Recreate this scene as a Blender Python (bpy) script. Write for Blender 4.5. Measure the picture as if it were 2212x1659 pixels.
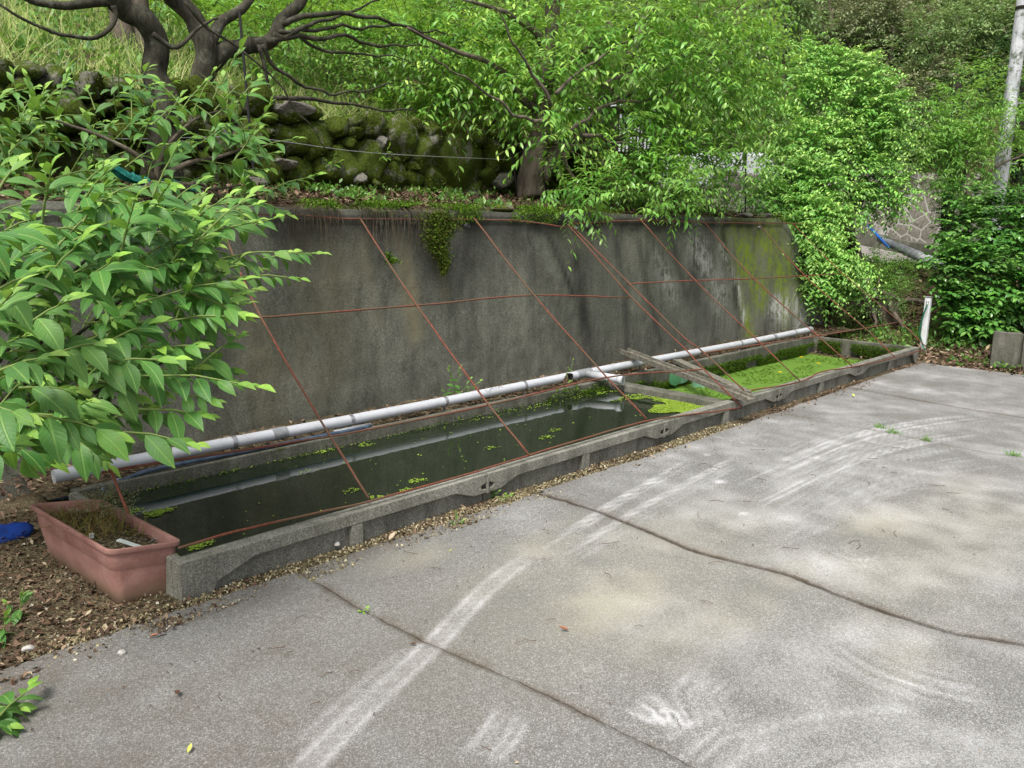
import bpy, bmesh, math, random
import numpy as np
from mathutils import Vector, Matrix, noise as mnoise
S = bpy.context.scene
for o in list(bpy.data.objects): bpy.data.objects.remove(o)
rng = np.random.default_rng(7); random.seed(7)

# ------------------------------------------------------------------ camera
# picture coordinates below are on a 2212 x 1659 copy of the photograph
CX, CY, F, HC = 1106.0, 829.5, 1800.0, 1.55
R = np.array([[0.68841906, -0.13098589, 0.71338762],
              [-0.72509853, -0.14821289, 0.67250655],
              [0.01764437, -0.98024264, -0.19701026]])
cam = bpy.data.cameras.new('camera'); camo = bpy.data.objects.new('camera', cam)
S.collection.objects.link(camo); S.camera = camo
M = Matrix.Identity(4)
for i in range(3):
    M[i][0] = R[i, 0]; M[i][1] = -R[i, 1]; M[i][2] = -R[i, 2]
M[2][3] = HC
camo.matrix_world = M
cam.sensor_width = 36.0; cam.lens = 36.0 * F / 2212.0
cam.clip_start = 0.05; cam.clip_end = 2000
# ------------------------------------------------------------------ world, sun, exposure
SUN_EL, SUN_AZ = math.radians(58), math.radians(205)    # azimuth measured as a direction in XY (towards the sun)
w = bpy.data.worlds.new('World'); S.world = w; w.use_nodes = True
nt = w.node_tree; bg = nt.nodes['Background']
sky = nt.nodes.new('ShaderNodeTexSky'); sky.sky_type = 'NISHITA'; sky.sun_disc = False
sky.sun_elevation = SUN_EL; sky.sun_rotation = math.radians(90) - SUN_AZ
sky.air_density = 1.0; sky.dust_density = 4.0; sky.ozone_density = 0.6
hs = nt.nodes.new('ShaderNodeHueSaturation'); hs.inputs['Saturation'].default_value = 0.35
nt.links.new(sky.outputs[0], hs.inputs['Color']); nt.links.new(hs.outputs[0], bg.inputs[0])
bg.inputs[1].default_value = 0.115
sl = bpy.data.lights.new('sun', 'SUN'); sl.energy = 2.2; sl.angle = math.radians(22); sl.color = (1, .965, .9)
so = bpy.data.objects.new('sun', sl); S.collection.objects.link(so)
sd = Vector((math.cos(SUN_AZ) * math.cos(SUN_EL), math.sin(SUN_AZ) * math.cos(SUN_EL), math.sin(SUN_EL)))
so.rotation_euler = sd.to_track_quat('Z', 'Y').to_euler()
S.view_settings.view_transform = 'Standard'; S.view_settings.look = 'None'
S.view_settings.exposure = 0.92; S.view_settings.gamma = 1
S.render.engine = 'CYCLES'
S.cycles.max_bounces = 6; S.cycles.diffuse_bounces = 2; S.cycles.transmission_bounces = 4; S.cycles.transparent_max_bounces = 4

# ------------------------------------------------------------------ measuring helpers
def ray(px, py): return R @ np.array([px - CX, py - CY, F])
def onY(px, py, Y): d = ray(px, py); t = Y / d[1]; return np.array([d[0]*t, Y, HC + d[2]*t])
def onZ(px, py, Z=0.): d = ray(px, py); t = (Z - HC) / d[2]; return np.array([d[0]*t, d[1]*t, Z])
def at(px, py, dep): d = ray(px, py) / F * dep; return np.array([d[0], d[1], HC + d[2]])
def onMesh(px, py):
    d = ray(px, py); s = (1.52 - .17) / (4.85 - 3.17)
    t = (.17 - s*3.17 - HC) / (d[2] - s*d[1]); return np.array([d[0]*t, d[1]*t, HC + d[2]*t])
def nz(x, y, z=0, s=1.): return mnoise.noise((x*s, y*s, z*s))

# ------------------------------------------------------------------ objects
def tag(o, label=None, cat=None, group=None, kind=None):
    if label: o['label'] = label
    if cat: o['category'] = cat
    if group: o['group'] = group
    if kind: o['kind'] = kind
    return o
def thing(name, loc, label, cat, group=None, rz=0):
    o = bpy.data.objects.new(name, None); S.collection.objects.link(o)
    o.location = loc; o.rotation_euler = (0, 0, rz); o.empty_display_size = .1
    return tag(o, label, cat, group)
class MB:
    def __init__(s): s.v = []; s.f = []; s.mi = []; s.n = 0; s.sm = True
    def add(s, vs, fs, mi=0):
        b = s.n; s.v.extend([tuple(map(float, p)) for p in vs]); s.n += len(vs)
        for f in fs: s.f.append(tuple(b + i for i in f)); s.mi.append(mi)
    def box(s, lo, hi, mi=0, rot=None, piv=None):
        x0, y0, z0 = lo; x1, y1, z1 = hi
        vs = [np.array(p, float) for p in ((x0,y0,z0),(x1,y0,z0),(x1,y1,z0),(x0,y1,z0),(x0,y0,z1),(x1,y0,z1),(x1,y1,z1),(x0,y1,z1))]
        s.add(vs, [(0,3,2,1),(4,5,6,7),(0,1,5,4),(1,2,6,5),(2,3,7,6),(3,0,4,7)], mi)
    def tube(s, pts, rad, seg=8, mi=0, cap=True, bump=0.):
        pts = [np.array(p, float) for p in pts]; n = len(pts)
        if not hasattr(rad, '__len__'): rad = [rad]*n
        up = None; vs = []
        for i in range(n):
            a = pts[max(i-1, 0)]; b = pts[min(i+1, n-1)]; t = b - a; t = t / (np.linalg.norm(t) + 1e-9)
            if up is None:
                up = np.array([0, 0, 1.]) if abs(t[2]) < .9 else np.array([1., 0, 0])
            u = up - t*np.dot(up, t); u /= np.linalg.norm(u) + 1e-9; up = u; v = np.cross(t, u)
            for k in range(seg):
                a_ = 2*math.pi*k/seg; r = rad[i]
                if bump: r *= 1 + bump*nz(pts[i][0]*6 + k*1.7, pts[i][1]*6, pts[i][2]*6)
                vs.append(pts[i] + r*(u*math.cos(a_) + v*math.sin(a_)))
        fs = []
        for i in range(n-1):
            for k in range(seg):
                k2 = (k+1) % seg; fs.append((i*seg+k, i*seg+k2, (i+1)*seg+k2, (i+1)*seg+k))
        if cap: fs.append(tuple(range(seg))[::-1]); fs.append(tuple((n-1)*seg + k for k in range(seg)))
        s.add(vs, fs, mi)
    def build(s, name, mats, parent=None, smooth=False, bevel=0., auto=None):
        me = bpy.data.meshes.new(name); me.from_pydata(s.v, [], s.f); me.update()
        if not isinstance(mats, (list, tuple)): mats = [mats]
        for m in mats: me.materials.append(m)
        if len(mats) > 1: me.polygons.foreach_set('material_index', s.mi)
        if smooth: me.polygons.foreach_set('use_smooth', [True]*len(me.polygons))
        bm = bmesh.new(); bm.from_mesh(me); bmesh.ops.recalc_face_normals(bm, faces=bm.faces); bm.to_mesh(me); bm.free()
        o = bpy.data.objects.new(name, me); S.collection.objects.link(o)
        if parent is not None:
            o.parent = parent
            o.matrix_parent_inverse = Matrix.Translation(-parent.location) if parent.rotation_euler.z == 0 else \
                (Matrix.Translation(parent.location) @ Matrix.Rotation(parent.rotation_euler.z, 4, 'Z')).inverted()
        if bevel:
            b = o.modifiers.new('bevel', 'BEVEL'); b.width = bevel; b.segments = 2; b.limit_method = 'ANGLE'
        return o
def smoothpath(pts, n=6, wob=0.):
    pts = [np.array(p, float) for p in pts]; out = []
    P = [2*pts[0]-pts[1]] + pts + [2*pts[-1]-pts[-2]]
    for i in range(1, len(P)-2):
        for k in range(n):
            t = k/n; a, b, c, d = P[i-1], P[i], P[i+1], P[i+2]
            q = .5*((2*b) + (-a+c)*t + (2*a-5*b+4*c-d)*t*t + (-a+3*b-3*c+d)*t**3)
            if wob: q = q + wob*np.array([nz(*(q*5)), nz(*(q*5+9)), nz(*(q*5+17))])
            out.append(q)
    out.append(pts[-1]); return out

# ------------------------------------------------------------------ materials
class NT:
    def __init__(s, name):
        s.m = bpy.data.materials.new(name); s.m.use_nodes = True; s.t = s.m.node_tree; s.N = s.t.nodes
        s.b = s.N['Principled BSDF']; s.out = s.N['Material Output']
        s.tc = s.N.new('ShaderNodeTexCoord'); s.co = s.tc.outputs['Object']
    def L(s, a, b): s.t.links.new(a, b)
    def map(s, sc, src=None):
        m = s.N.new('ShaderNodeMapping'); m.inputs['Scale'].default_value = sc if hasattr(sc, '__len__') else (sc,)*3
        s.L(src or s.co, m.inputs[0]); return m.outputs[0]
    def noise(s, sc, det=4, rough=.6, vec=None, out=0):
        n = s.N.new('ShaderNodeTexNoise'); n.inputs['Scale'].default_value = sc if not hasattr(sc, '__len__') else 1
        n.inputs['Detail'].default_value = det; n.inputs['Roughness'].default_value = rough
        s.L(vec or (s.map(sc) if hasattr(sc, '__len__') else s.co), n.inputs['Vector']); return n.outputs[out]
    def vor(s, sc, feat='F1', out='Distance', vec=None):
        n = s.N.new('ShaderNodeTexVoronoi'); n.feature = feat; n.inputs['Scale'].default_value = sc
        s.L(vec or s.co, n.inputs['Vector']); return n.outputs[out]
    def ramp(s, x, stops):
        n = s.N.new('ShaderNodeValToRGB'); e = n.color_ramp.elements
        while len(e) < len(stops): e.new(.5)
        for i, (p, c) in enumerate(stops):
            e[i].position = p; e[i].color = tuple(c)+(1,) if hasattr(c, '__len__') else (c, c, c, 1)
        s.L(x, n.inputs[0]); return n.outputs[0]
    def mix(s, fac, a, b, bt='MIX'):
        n = s.N.new('ShaderNodeMix'); n.data_type = 'RGBA'; n.blend_type = bt
        for k, v in ((0, fac), (6, a), (7, b)):
            if isinstance(v, (int, float)): n.inputs[k].default_value = v
            elif isinstance(v, tuple): n.inputs[k].default_value = v + (1,)
            else: s.L(v, n.inputs[k])
        return n.outputs[2]
    def math(s, op, a, b=0.):
        n = s.N.new('ShaderNodeMath'); n.operation = op; n.use_clamp = op in ('ADD', 'MULTIPLY', 'SUBTRACT')
        for k, v in ((0, a), (1, b)):
            if isinstance(v, (int, float)): n.inputs[k].default_value = v
            else: s.L(v, n.inputs[k])
        return n.outputs[0]
    def attr(s, name):
        n = s.N.new('ShaderNodeAttribute'); n.attribute_name = name; return n.outputs['Fac']
    def sep(s, ax):
        n = s.N.new('ShaderNodeSeparateXYZ'); s.L(s.co, n.inputs[0]); return n.outputs[ax]
    def bump(s, h, dist=.01, st=1.):
        n = s.N.new('ShaderNodeBump'); n.inputs['Distance'].default_value = dist; n.inputs['Strength'].default_value = st
        s.L(h, n.inputs['Height']); s.L(n.outputs[0], s.b.inputs['Normal'])
    def fin(s, col=None, rough=.8, spec=.3, metal=0.):
        if col is not None:
            if isinstance(col, tuple): s.b.inputs['Base Color'].default_value = col + (1,)
            else: s.L(col, s.b.inputs['Base Color'])
        if isinstance(rough, (int, float)): s.b.inputs['Roughness'].default_value = rough
        else: s.L(rough, s.b.inputs['Roughness'])
        s.b.inputs['Specular IOR Level'].default_value = spec; s.b.inputs['Metallic'].default_value = metal
        return s.m
def leafmat(name, dark, mid, young, trans=.35, rough=.42, spec=.45, veins=False, tcol=None):
    n = NT(name); r = n.attr('rnd'); y = n.attr('young')
    dark = tuple(1.15*c for c in dark); mid = tuple(1.3*c for c in mid); young = tuple(1.15*c for c in young)
    c = n.mix(n.ramp(r, [(.1, 0), (.9, 1)]), dark, mid); c = n.mix(y, c, young)
    big = n.noise(1.9, 4, .7); hue = n.N.new('ShaderNodeHueSaturation'); hue.inputs['Saturation'].default_value = .9; hue.inputs['Hue'].default_value = .478; hue.inputs['Value'].default_value = 1.22; n.L(c, hue.inputs['Color']); c = n.mix(n.ramp(big, [(.42, 0), (.62, .85)]), c, hue.outputs[0])
    if veins:
        c = n.mix(n.ramp(n.noise(38, 3, .6), [(.6, 0), (.74, .5)]), c, (.16, .17, .03))
        uv = n.N.new('ShaderNodeSeparateXYZ'); n.L(n.tc.outputs['UV'], uv.inputs[0])
        a = n.math('ABSOLUTE', n.math('SUBTRACT', uv.outputs[0], .5) if False else _off(n, uv.outputs[0]))
        midrib = n.ramp(a, [(0, 1), (.03, .9), (.06, 0)])
        # side veins: a saw of v + |u|
        k = n.N.new('ShaderNodeMath'); k.operation = 'MULTIPLY_ADD'; n.L(a, k.inputs[0]); k.inputs[1].default_value = -.55; n.L(uv.outputs[1], k.inputs[2])
        k2 = n.N.new('ShaderNodeMath'); k2.operation = 'MULTIPLY'; n.L(k.outputs[0], k2.inputs[0]); k2.inputs[1].default_value = 9
        k3 = n.N.new('ShaderNodeMath'); k3.operation = 'FRACT'; n.L(k2.outputs[0], k3.inputs[0])
        side = n.ramp(k3.outputs[0], [(0, 1), (.1, .25), (.2, 0), (.9, 0), (1, 1)])
        vein = n.math('ADD', midrib, n.math('MULTIPLY', side, .35))
        lighter = n.mix(.6, c, (.25, .42, .1)); c = n.mix(n.math('MULTIPLY', vein, .75), c, lighter)
        n.bump(n.math('SUBTRACT', 1., vein), .004, .5)
    n.fin(c, rough, spec)
    t = n.N.new('ShaderNodeBsdfTranslucent')
    tc = n.mix(.5, c, tcol or (young[0]*1.2, young[1]*1.2, young[2]*.8), 'MIX'); n.L(tc, t.inputs[0])
    mx = n.N.new('ShaderNodeMixShader'); mx.inputs[0].default_value = trans
    n.L(n.b.outputs[0], mx.inputs[1]); n.L(t.outputs[0], mx.inputs[2]); n.L(mx.outputs[0], n.out.inputs[0])
    return n.m
def _off(n, s):
    k = n.N.new('ShaderNodeMath'); k.operation = 'SUBTRACT'; n.L(s, k.inputs[0]); k.inputs[1].default_value = .5; return k.outputs[0]

def concrete(name, c0, c1, spot=.5, moss=0., grain=160):
    n = NT(name)
    a = n.noise(3.5, 6, .65); b = n.noise(grain, 3, .7); g = n.noise((9, 9, 2.2), 5, .7)
    c = n.mix(n.ramp(a, [(.3, 0), (.7, 1)]), c0, c1)
    c = n.mix(n.ramp(g, [(.38, .6), (.62, 0)]), c, (c0[0]*.45, c0[1]*.45, c0[2]*.42))
    c = n.mix(.85, c, n.ramp(b, [(.3, .2), (.5, .5), (.68, 1)]), 'OVERLAY')
    if moss:
        k = n.noise(6, 6, .75); c = n.mix(n.ramp(k, [(.62-moss, 0), (.72-moss, .8)]), c, (.035, .06, .012))
    n.bump(n.mix(.5, b, a), .006, .6)
    return n.fin(c, .92, .15)
M_CONC = concrete('pale_weathered_concrete', (.16, .158, .13), (.26, .255, .22))
M_CONCM = concrete('mossy_concrete', (.09, .09, .07), (.16, .157, .13), moss=.02)
M_CONCD = concrete('dark_concrete', (.05, .05, .045), (.1, .1, .09), moss=.05)

n = NT('pavement_concrete')
sp = n.vor(300, 'F1', 'Color'); s1 = n.N.new('ShaderNodeSeparateColor'); n.L(sp, s1.inputs[0])
sp2 = n.noise(420, 2, .6); md = n.noise(34, 5, .75); lo = n.noise(1.1, 5, .6); ll = n.noise((2.6, .7, 1), 5, .65)
stone = n.ramp(s1.outputs[0], [(0, .05), (.45, .125), (.62, .215), (.8, .37), (1, .6)])
warm = n.ramp(s1.outputs[1], [(0, (.99, .96, .92)), (.5, (1.05, 1.04, 1.01)), (1, (1.01, 1.04, 1.06))])
stone = n.mix(.42, stone, (.25, .25, .24)); base = n.mix(1., stone, warm, 'MULTIPLY'); base = n.mix(n.ramp(n.noise(90, 3, .7), [(.35, .3), (.7, 0)]), base, (.12, .12, .108))
base = n.mix(n.ramp(md, [(.3, .45), (.7, 0)]), base, (.085, .082, .073))
base = n.mix(n.ramp(lo, [(.35, .35), (.6, 0)]), base, (.10, .098, .085))
w_ = n.attr('white'); gsum = n.mix(.5, n.mix(.5, s1.outputs[0], sp2), n.noise(60, 5, .8)); wm = n.ramp(n.mix(.5, n.math('MULTIPLY', w_, n.ramp(n.noise((5, 5, 1), 6, .8), [(.3, .7), (.5, 1)])), gsum), [(.31, 0), (.5, .33), (.68, .95)])
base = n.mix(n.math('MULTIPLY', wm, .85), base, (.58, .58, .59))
sa = n.attr('sand'); sm = n.math('MULTIPLY', sa, n.ramp(n.mix(.4, md, s1.outputs[2]), [(.2, 1), (.75, .35)]))
base = n.mix(n.math('MULTIPLY', sm, .8), base, (.40, .375, .27))
dk = n.attr('dark_brown'); base = n.mix(n.math('MULTIPLY', dk, n.ramp(md, [(.3, 1), (.75, .55)])), base, (.07, .05, .032))
n.bump(n.mix(.5, s1.outputs[0], md), .003, .7)
M_SLAB = n.fin(base, .9, .2)

n = NT('soil_and_gravel')
v = n.vor(90, 'F1', 'Color'); s1 = n.N.new('ShaderNodeSeparateColor'); n.L(v, s1.inputs[0]); a = n.noise(5, 6, .7)
c = n.mix(n.ramp(a, [(.4, 0), (.6, 1)]), (.05, .037, .022), (.12, .095, .06))
c = n.mix(n.ramp(s1.outputs[0], [(.6, 0), (.9, .75)]), c, (.17, .15, .09)); n.bump(n.vor(90), .01, 1)
M_SOIL = n.fin(c, .95, .1)
n = NT('terrain_soil'); a = n.noise(1.3, 8, .72); b = n.noise(25, 5, .7)
c = n.mix(n.ramp(a, [(.42, 0), (.58, 1)]), (.085, .06, .035), (.05, .085, .02)); c = n.mix(n.ramp(b, [(.4, 0), (.7, .6)]), c, (.16, .12, .07))
n.bump(b, .03, 1); M_TERR = n.fin(c, .95, .1)

# retaining wall
n = NT('stained_wall_concrete')
wv = n.N.new('ShaderNodeVectorMath'); wv.operation = 'ADD'; dn = n.N.new('ShaderNodeTexNoise'); dn.inputs['Scale'].default_value = 1.7; dn.inputs['Detail'].default_value = 4; n.L(n.co, dn.inputs['Vector']); n.L(n.co, wv.inputs[0]); n.L(n.map(.35, dn.outputs[1]), wv.inputs[1]); st = n.noise(1, 6, .75, vec=n.map((4, 4, .8), wv.outputs[0])); st2 = n.noise((22, 22, 1.6), 4, .7); gr = n.noise(75, 5, .85); pit = n.vor(55); md = n.noise(14, 6, .8); lo = n.noise(1.6, 4, .5)
c = n.mix(n.ramp(lo, [(.35, 0), (.65, 1)]), (.105, .107, .086), (.165, .166, .134))
c = n.mix(n.ramp(st, [(.36, .72), (.58, 0)]), c, (.05, .052, .042)); c = n.mix(n.ramp(pit, [(.0, .7), (.16, 0)]), c, (.02, .02, .015)); c = n.mix(n.ramp(n.vor(70, vec=wv.outputs[0]), [(.0, .6), (.14, 0)]), c, (.3, .3, .26))
c = n.mix(n.math('MULTIPLY', n.ramp(st2, [(.52, 0), (.75, .6)]), n.attr('pale')), c, (.3, .29, .27))
c = n.mix(.9, c, n.ramp(gr, [(.28, .15), (.5, .5), (.74, 1)]), 'OVERLAY')
tn = n.attr('tan'); c = n.mix(n.math('MULTIPLY', tn, n.ramp(md, [(.3, .8), (.7, .2)])), c, (.21, .185, .1))
g_ = n.attr('green'); gm = n.math('MULTIPLY', g_, n.ramp(n.mix(.5, n.noise((9, 9, 3), 6, .8), md), [(.44, 1), (.56, .12)])); c = n.mix(gm, c, (.17, .23, .022))
w_ = n.attr('white'); c = n.mix(n.math('MULTIPLY', w_, n.ramp(n.mix(.4, md, st2), [(.45, 0), (.53, 1)])), c, (.5, .5, .46))
d_ = n.attr('dark'); c = n.mix(n.math('MULTIPLY', d_, n.ramp(md, [(.3, 1), (.7, .6)])), c, (.02, .02, .018))
n.bump(n.mix(.5, gr, md), .008, .8)
M_WALL = n.fin(c, .95, .12)

n = NT('rusty_steel'); a = n.noise(45, 5, .7); c = n.mix(n.ramp(a, [(.35, 0), (.65, 1)]), (.10, .034, .022), (.21, .066, .042))
b = n.noise(3, 3, .5); c = n.mix(n.ramp(b, [(.42, 0), (.62, .75)]), c, (.10, .075, .045)); n.bump(a, .002, 1); M_RUST = n.fin(c, .85, .25)
n = NT('white_plastic_pipe'); a = n.noise(12, 5, .7); b = n.noise((1.5, 30, 30), 4, .6)
c = n.mix(n.ramp(a, [(.45, 0), (.8, .35)]), (.47, .485, .52), (.25, .25, .23)); c = n.mix(n.ramp(b, [(.55, 0), (.75, .3)]), c, (.35, .35, .3)); M_PVC = n.fin(c, .45, .45)
n = NT('grey_plastic'); M_GREY = n.fin(n.ramp(n.noise(20, 4), [(.3, (.17, .18, .19)), (.7, (.27, .28, .29))]), .5, .4)
n = NT('steel_band'); M_STEEL = n.fin(n.ramp(n.noise(60, 3), [(.3, (.3, .3, .31)), (.7, (.6, .6, .62))]), .4, .5, .8)
n = NT('blue_grey_hose'); M_HOSE = n.fin(n.ramp(n.noise(25, 4), [(.35, (.02, .035, .06)), (.7, (.07, .1, .15))]), .45, .4)
n = NT('blue_grey_fitting'); M_FIT = n.fin(n.ramp(n.noise(25, 4), [(.35, (.07, .11, .18)), (.7, (.33, .38, .45))]), .5, .4)
n = NT('blue_plastic'); M_BLUE = n.fin(n.ramp(n.noise(9, 4), [(.3, (.003, .02, .14)), (.7, (.006, .05, .3))]), .5, .4)
n = NT('terracotta_plastic'); a = n.noise(7, 6, .7); b = n.noise(90, 3, .6)
c = n.mix(n.ramp(a, [(.35, 0), (.65, 1)]), (.225, .10, .082), (.36, .195, .165)); c = n.mix(n.ramp(b, [(.4, 0), (.8, .25)]), c, (.35, .27, .22))
gz = n.ramp(n.sep(2), [(.0, .8), (.07, 0)]); c = n.mix(gz, c, (.14, .1, .06)); n.bump(b, .0015, .5); M_TERRA = n.fin(c, .75, .2)
n = NT('weathered_wood'); a = n.noise((2, 60, 60), 5, .65, vec=n.map((2, 60, 60), n.tc.outputs['Generated'])); b = n.noise(30, 5, .7)
c = n.mix(n.ramp(b, [(.3, 0), (.7, 1)]), (.1, .09, .065), (.26, .25, .21)); c = n.mix(n.ramp(a, [(.35, .7), (.55, 0)]), c, (.045, .04, .03)); n.bump(a, .004, 1); M_WOOD = n.fin(c, .9, .15)
def barkmat(name, a0, a1, lich):
    n = NT(name); a = n.noise((14, 14, 5), 6, .75); b = n.noise(9, 5, .7)
    c = n.mix(n.ramp(a, [(.35, 0), (.65, 1)]), a0, a1); c = n.mix(n.ramp(b, [(.55, 0), (.68, .7)]), c, lich)
    n.bump(a, .02, 1); return n.fin(c, .95, .1)
M_BARK = barkmat('dark_plum_bark', (.02, .019, .014), (.075, .07, .052), (.15, .15, .12))
M_BARK2 = barkmat('grey_brown_bark', (.06, .05, .038), (.17, .14, .11), (.22, .22, .16))
M_TWIG = barkmat('twig_bark', (.05, .04, .03), (.11, .09, .06), (.15, .15, .11))
n = NT('green_stem'); M_STEM = n.fin((.14, .2, .05), .6, .3)

n = NT('mossy_stone'); a = n.noise(3.2, 6, .7); b = n.noise(60, 5, .75); f = n.noise(11, 5, .7)
c = n.mix(n.ramp(b, [(.3, 0), (.7, 1)]), (.09, .085, .07), (.23, .22, .19))
mo = n.mix(n.ramp(b, [(.3, 0), (.7, 1)]), (.018, .032, .005), (.085, .112, .016)); geo = n.N.new('ShaderNodeNewGeometry')
k = n.attr('moss'); mm = n.math('ADD', n.ramp(n.mix(.5, a, f), [(.42, 0), (.5, 1)]), k); mm = n.math('MULTIPLY', mm, n.ramp(k, [(0, 0), (.1, 1)]))
c = n.mix(mm, c, mo); n.bump(n.mix(.5, b, f), .02, 1); M_STONE = n.fin(c, .97, .08)
n = NT('far_stone_wall'); v = n.vor(3.2, 'DISTANCE_TO_EDGE'); b = n.noise(20, 5, .7); c = n.mix(n.ramp(b, [(.3, 0), (.7, 1)]), (.09, .08, .065), (.24, .22, .19))
c = n.mix(n.ramp(v, [(.01, 1), (.05, 0)]), c, (.36, .35, .32)); n.bump(v, .05, .6); M_FSTONE = n.fin(c, .95, .1)
n = NT('road_surface'); a = n.noise(2, 6, .7); b = n.noise(80, 3); c = n.mix(n.ramp(a, [(.35, 0), (.65, 1)]), (.19, .175, .16), (.3, .28, .26)); c = n.mix(.5, c, b, 'OVERLAY'); M_ROAD = n.fin(c, .9, .2)
n = NT('pond_water'); a = n.noise(9, 3, .5); n.bump(a, .0012, .35); M_WATER = n.fin((.012, .019, .009), .02, .5); n.b.inputs['IOR'].default_value = 1.6
n = NT('algae_water'); a = n.noise((6, 22, 1), 6, .75); b = n.noise(150, 4, .8); c = n.mix(n.ramp(b, [(.3, 0), (.7, 1)]), (.075, .155, .018), (.14, .255, .035))
c = n.mix(n.ramp(a, [(.36, .8), (.46, 0)]), c, (.045, .09, .014)); n.bump(b, .004, .8); M_ALGAE = n.fin(c, .6, .3)
n = NT('duckweed'); M_DUCK = n.fin(n.mix(n.attr('rnd'), (.14, .24, .02), (.3, .42, .05)), .55, .3)
n = NT('moss_tuft'); M_MOSS = n.fin(n.mix(n.attr('rnd'), (.03, .075, .008), (.12, .2, .02)), .85, .1)
n = NT('bright_moss_tuft'); M_MOSSB = n.fin(n.mix(n.attr('rnd'), (.035, .09, .008), (.13, .23, .02)), .85, .1)
n = NT('brown_moss_tuft'); M_MOSSD = n.fin(n.mix(n.attr('rnd'), (.024, .034, .006), (.095, .125, .018)), .9, .1)
n = NT('dead_leaves'); r = n.attr('rnd'); M_LITTER = n.fin(n.ramp(r, [(0, (.05, .03, .02)), (.4, (.085, .05, .032)), (.75, (.14, .09, .06)), (.93, (.28, .2, .13)), (1, (.36, .3, .2))]), .8, .2)
n = NT('pebbles'); r = n.attr('rnd'); M_PEB = n.fin(n.ramp(r, [(0, (.04, .03, .018)), (.5, (.11, .085, .05)), (.85, (.2, .17, .10)), (1, (.38, .35, .28))]), .8, .2)
n = NT('tan_pebbles'); r = n.attr('rnd'); M_PEB2 = n.fin(n.ramp(r, [(0, (.1, .075, .04)), (.5, (.24, .2, .11)), (.85, (.36, .32, .19)), (1, (.5, .46, .36))]), .8, .2)
n = NT('dry_grass'); r = n.attr('rnd'); M_GRASSD = n.fin(n.ramp(r, [(0, (.16, .26, .05)), (.5, (.3, .37, .1)), (1, (.48, .45, .24))]), .8, .2)
n = NT('dead_weeds'); r = n.attr('rnd'); M_DEADW = n.fin(n.ramp(r, [(0, (.1, .055, .025)), (.6, (.2, .15, .05)), (1, (.16, .2, .04))]), .85, .15)
M_GRASS = leafmat('fresh_grass', (.06, .17, .02), (.12, .27, .035), (.25, .42, .06), .3, .5, .3)
M_LBIG = leafmat('big_shrub_leaf', (.024, .095, .02), (.058, .175, .028), (.27, .48, .06), .25, .46, .35, veins=True)
M_LMID = leafmat('mid_shrub_leaf', (.035, .115, .022), (.075, .19, .03), (.24, .42, .06), .32, .4, .5)
M_LPLUM = leafmat('plum_leaf', (.05, .155, .024), (.125, .31, .045), (.30, .5, .08), .32, .42, .45)
M_LWIS = leafmat('wisteria_leaf', (.05, .18, .034), (.15, .385, .062), (.36, .56, .12), .2, .42, .45)
M_LCAM = leafmat('camellia_leaf', (.02, .085, .016), (.055, .18, .026), (.13, .32, .04), .15, .25, .6)
M_LBAM = leafmat('bright_undergrowth_leaf', (.07, .2, .02), (.16, .34, .035), (.3, .47, .06), .42, .5, .35)
M_LHILL = leafmat('hill_leaf', (.06, .125, .045), (.15, .24, .085), (.26, .36, .13), .3, .6, .25)
M_LDRY = leafmat('olive_hill_leaf', (.085, .115, .055), (.18, .21, .11), (.3, .31, .17), .2, .7, .2)
M_LDARK = leafmat('dark_hedge_leaf', (.015, .045, .012), (.03, .085, .02), (.06, .15, .03), .15, .6, .3)
M_LTEAL = leafmat('round_pale_leaf', (.05, .16, .08), (.12, .27, .17), (.2, .36, .24), .2, .45, .4)

M_LPLUMD = leafmat('deeper_plum_leaf', (.042, .145, .022), (.12, .32, .045), (.33, .54, .08), .34, .36, .5)
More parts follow.
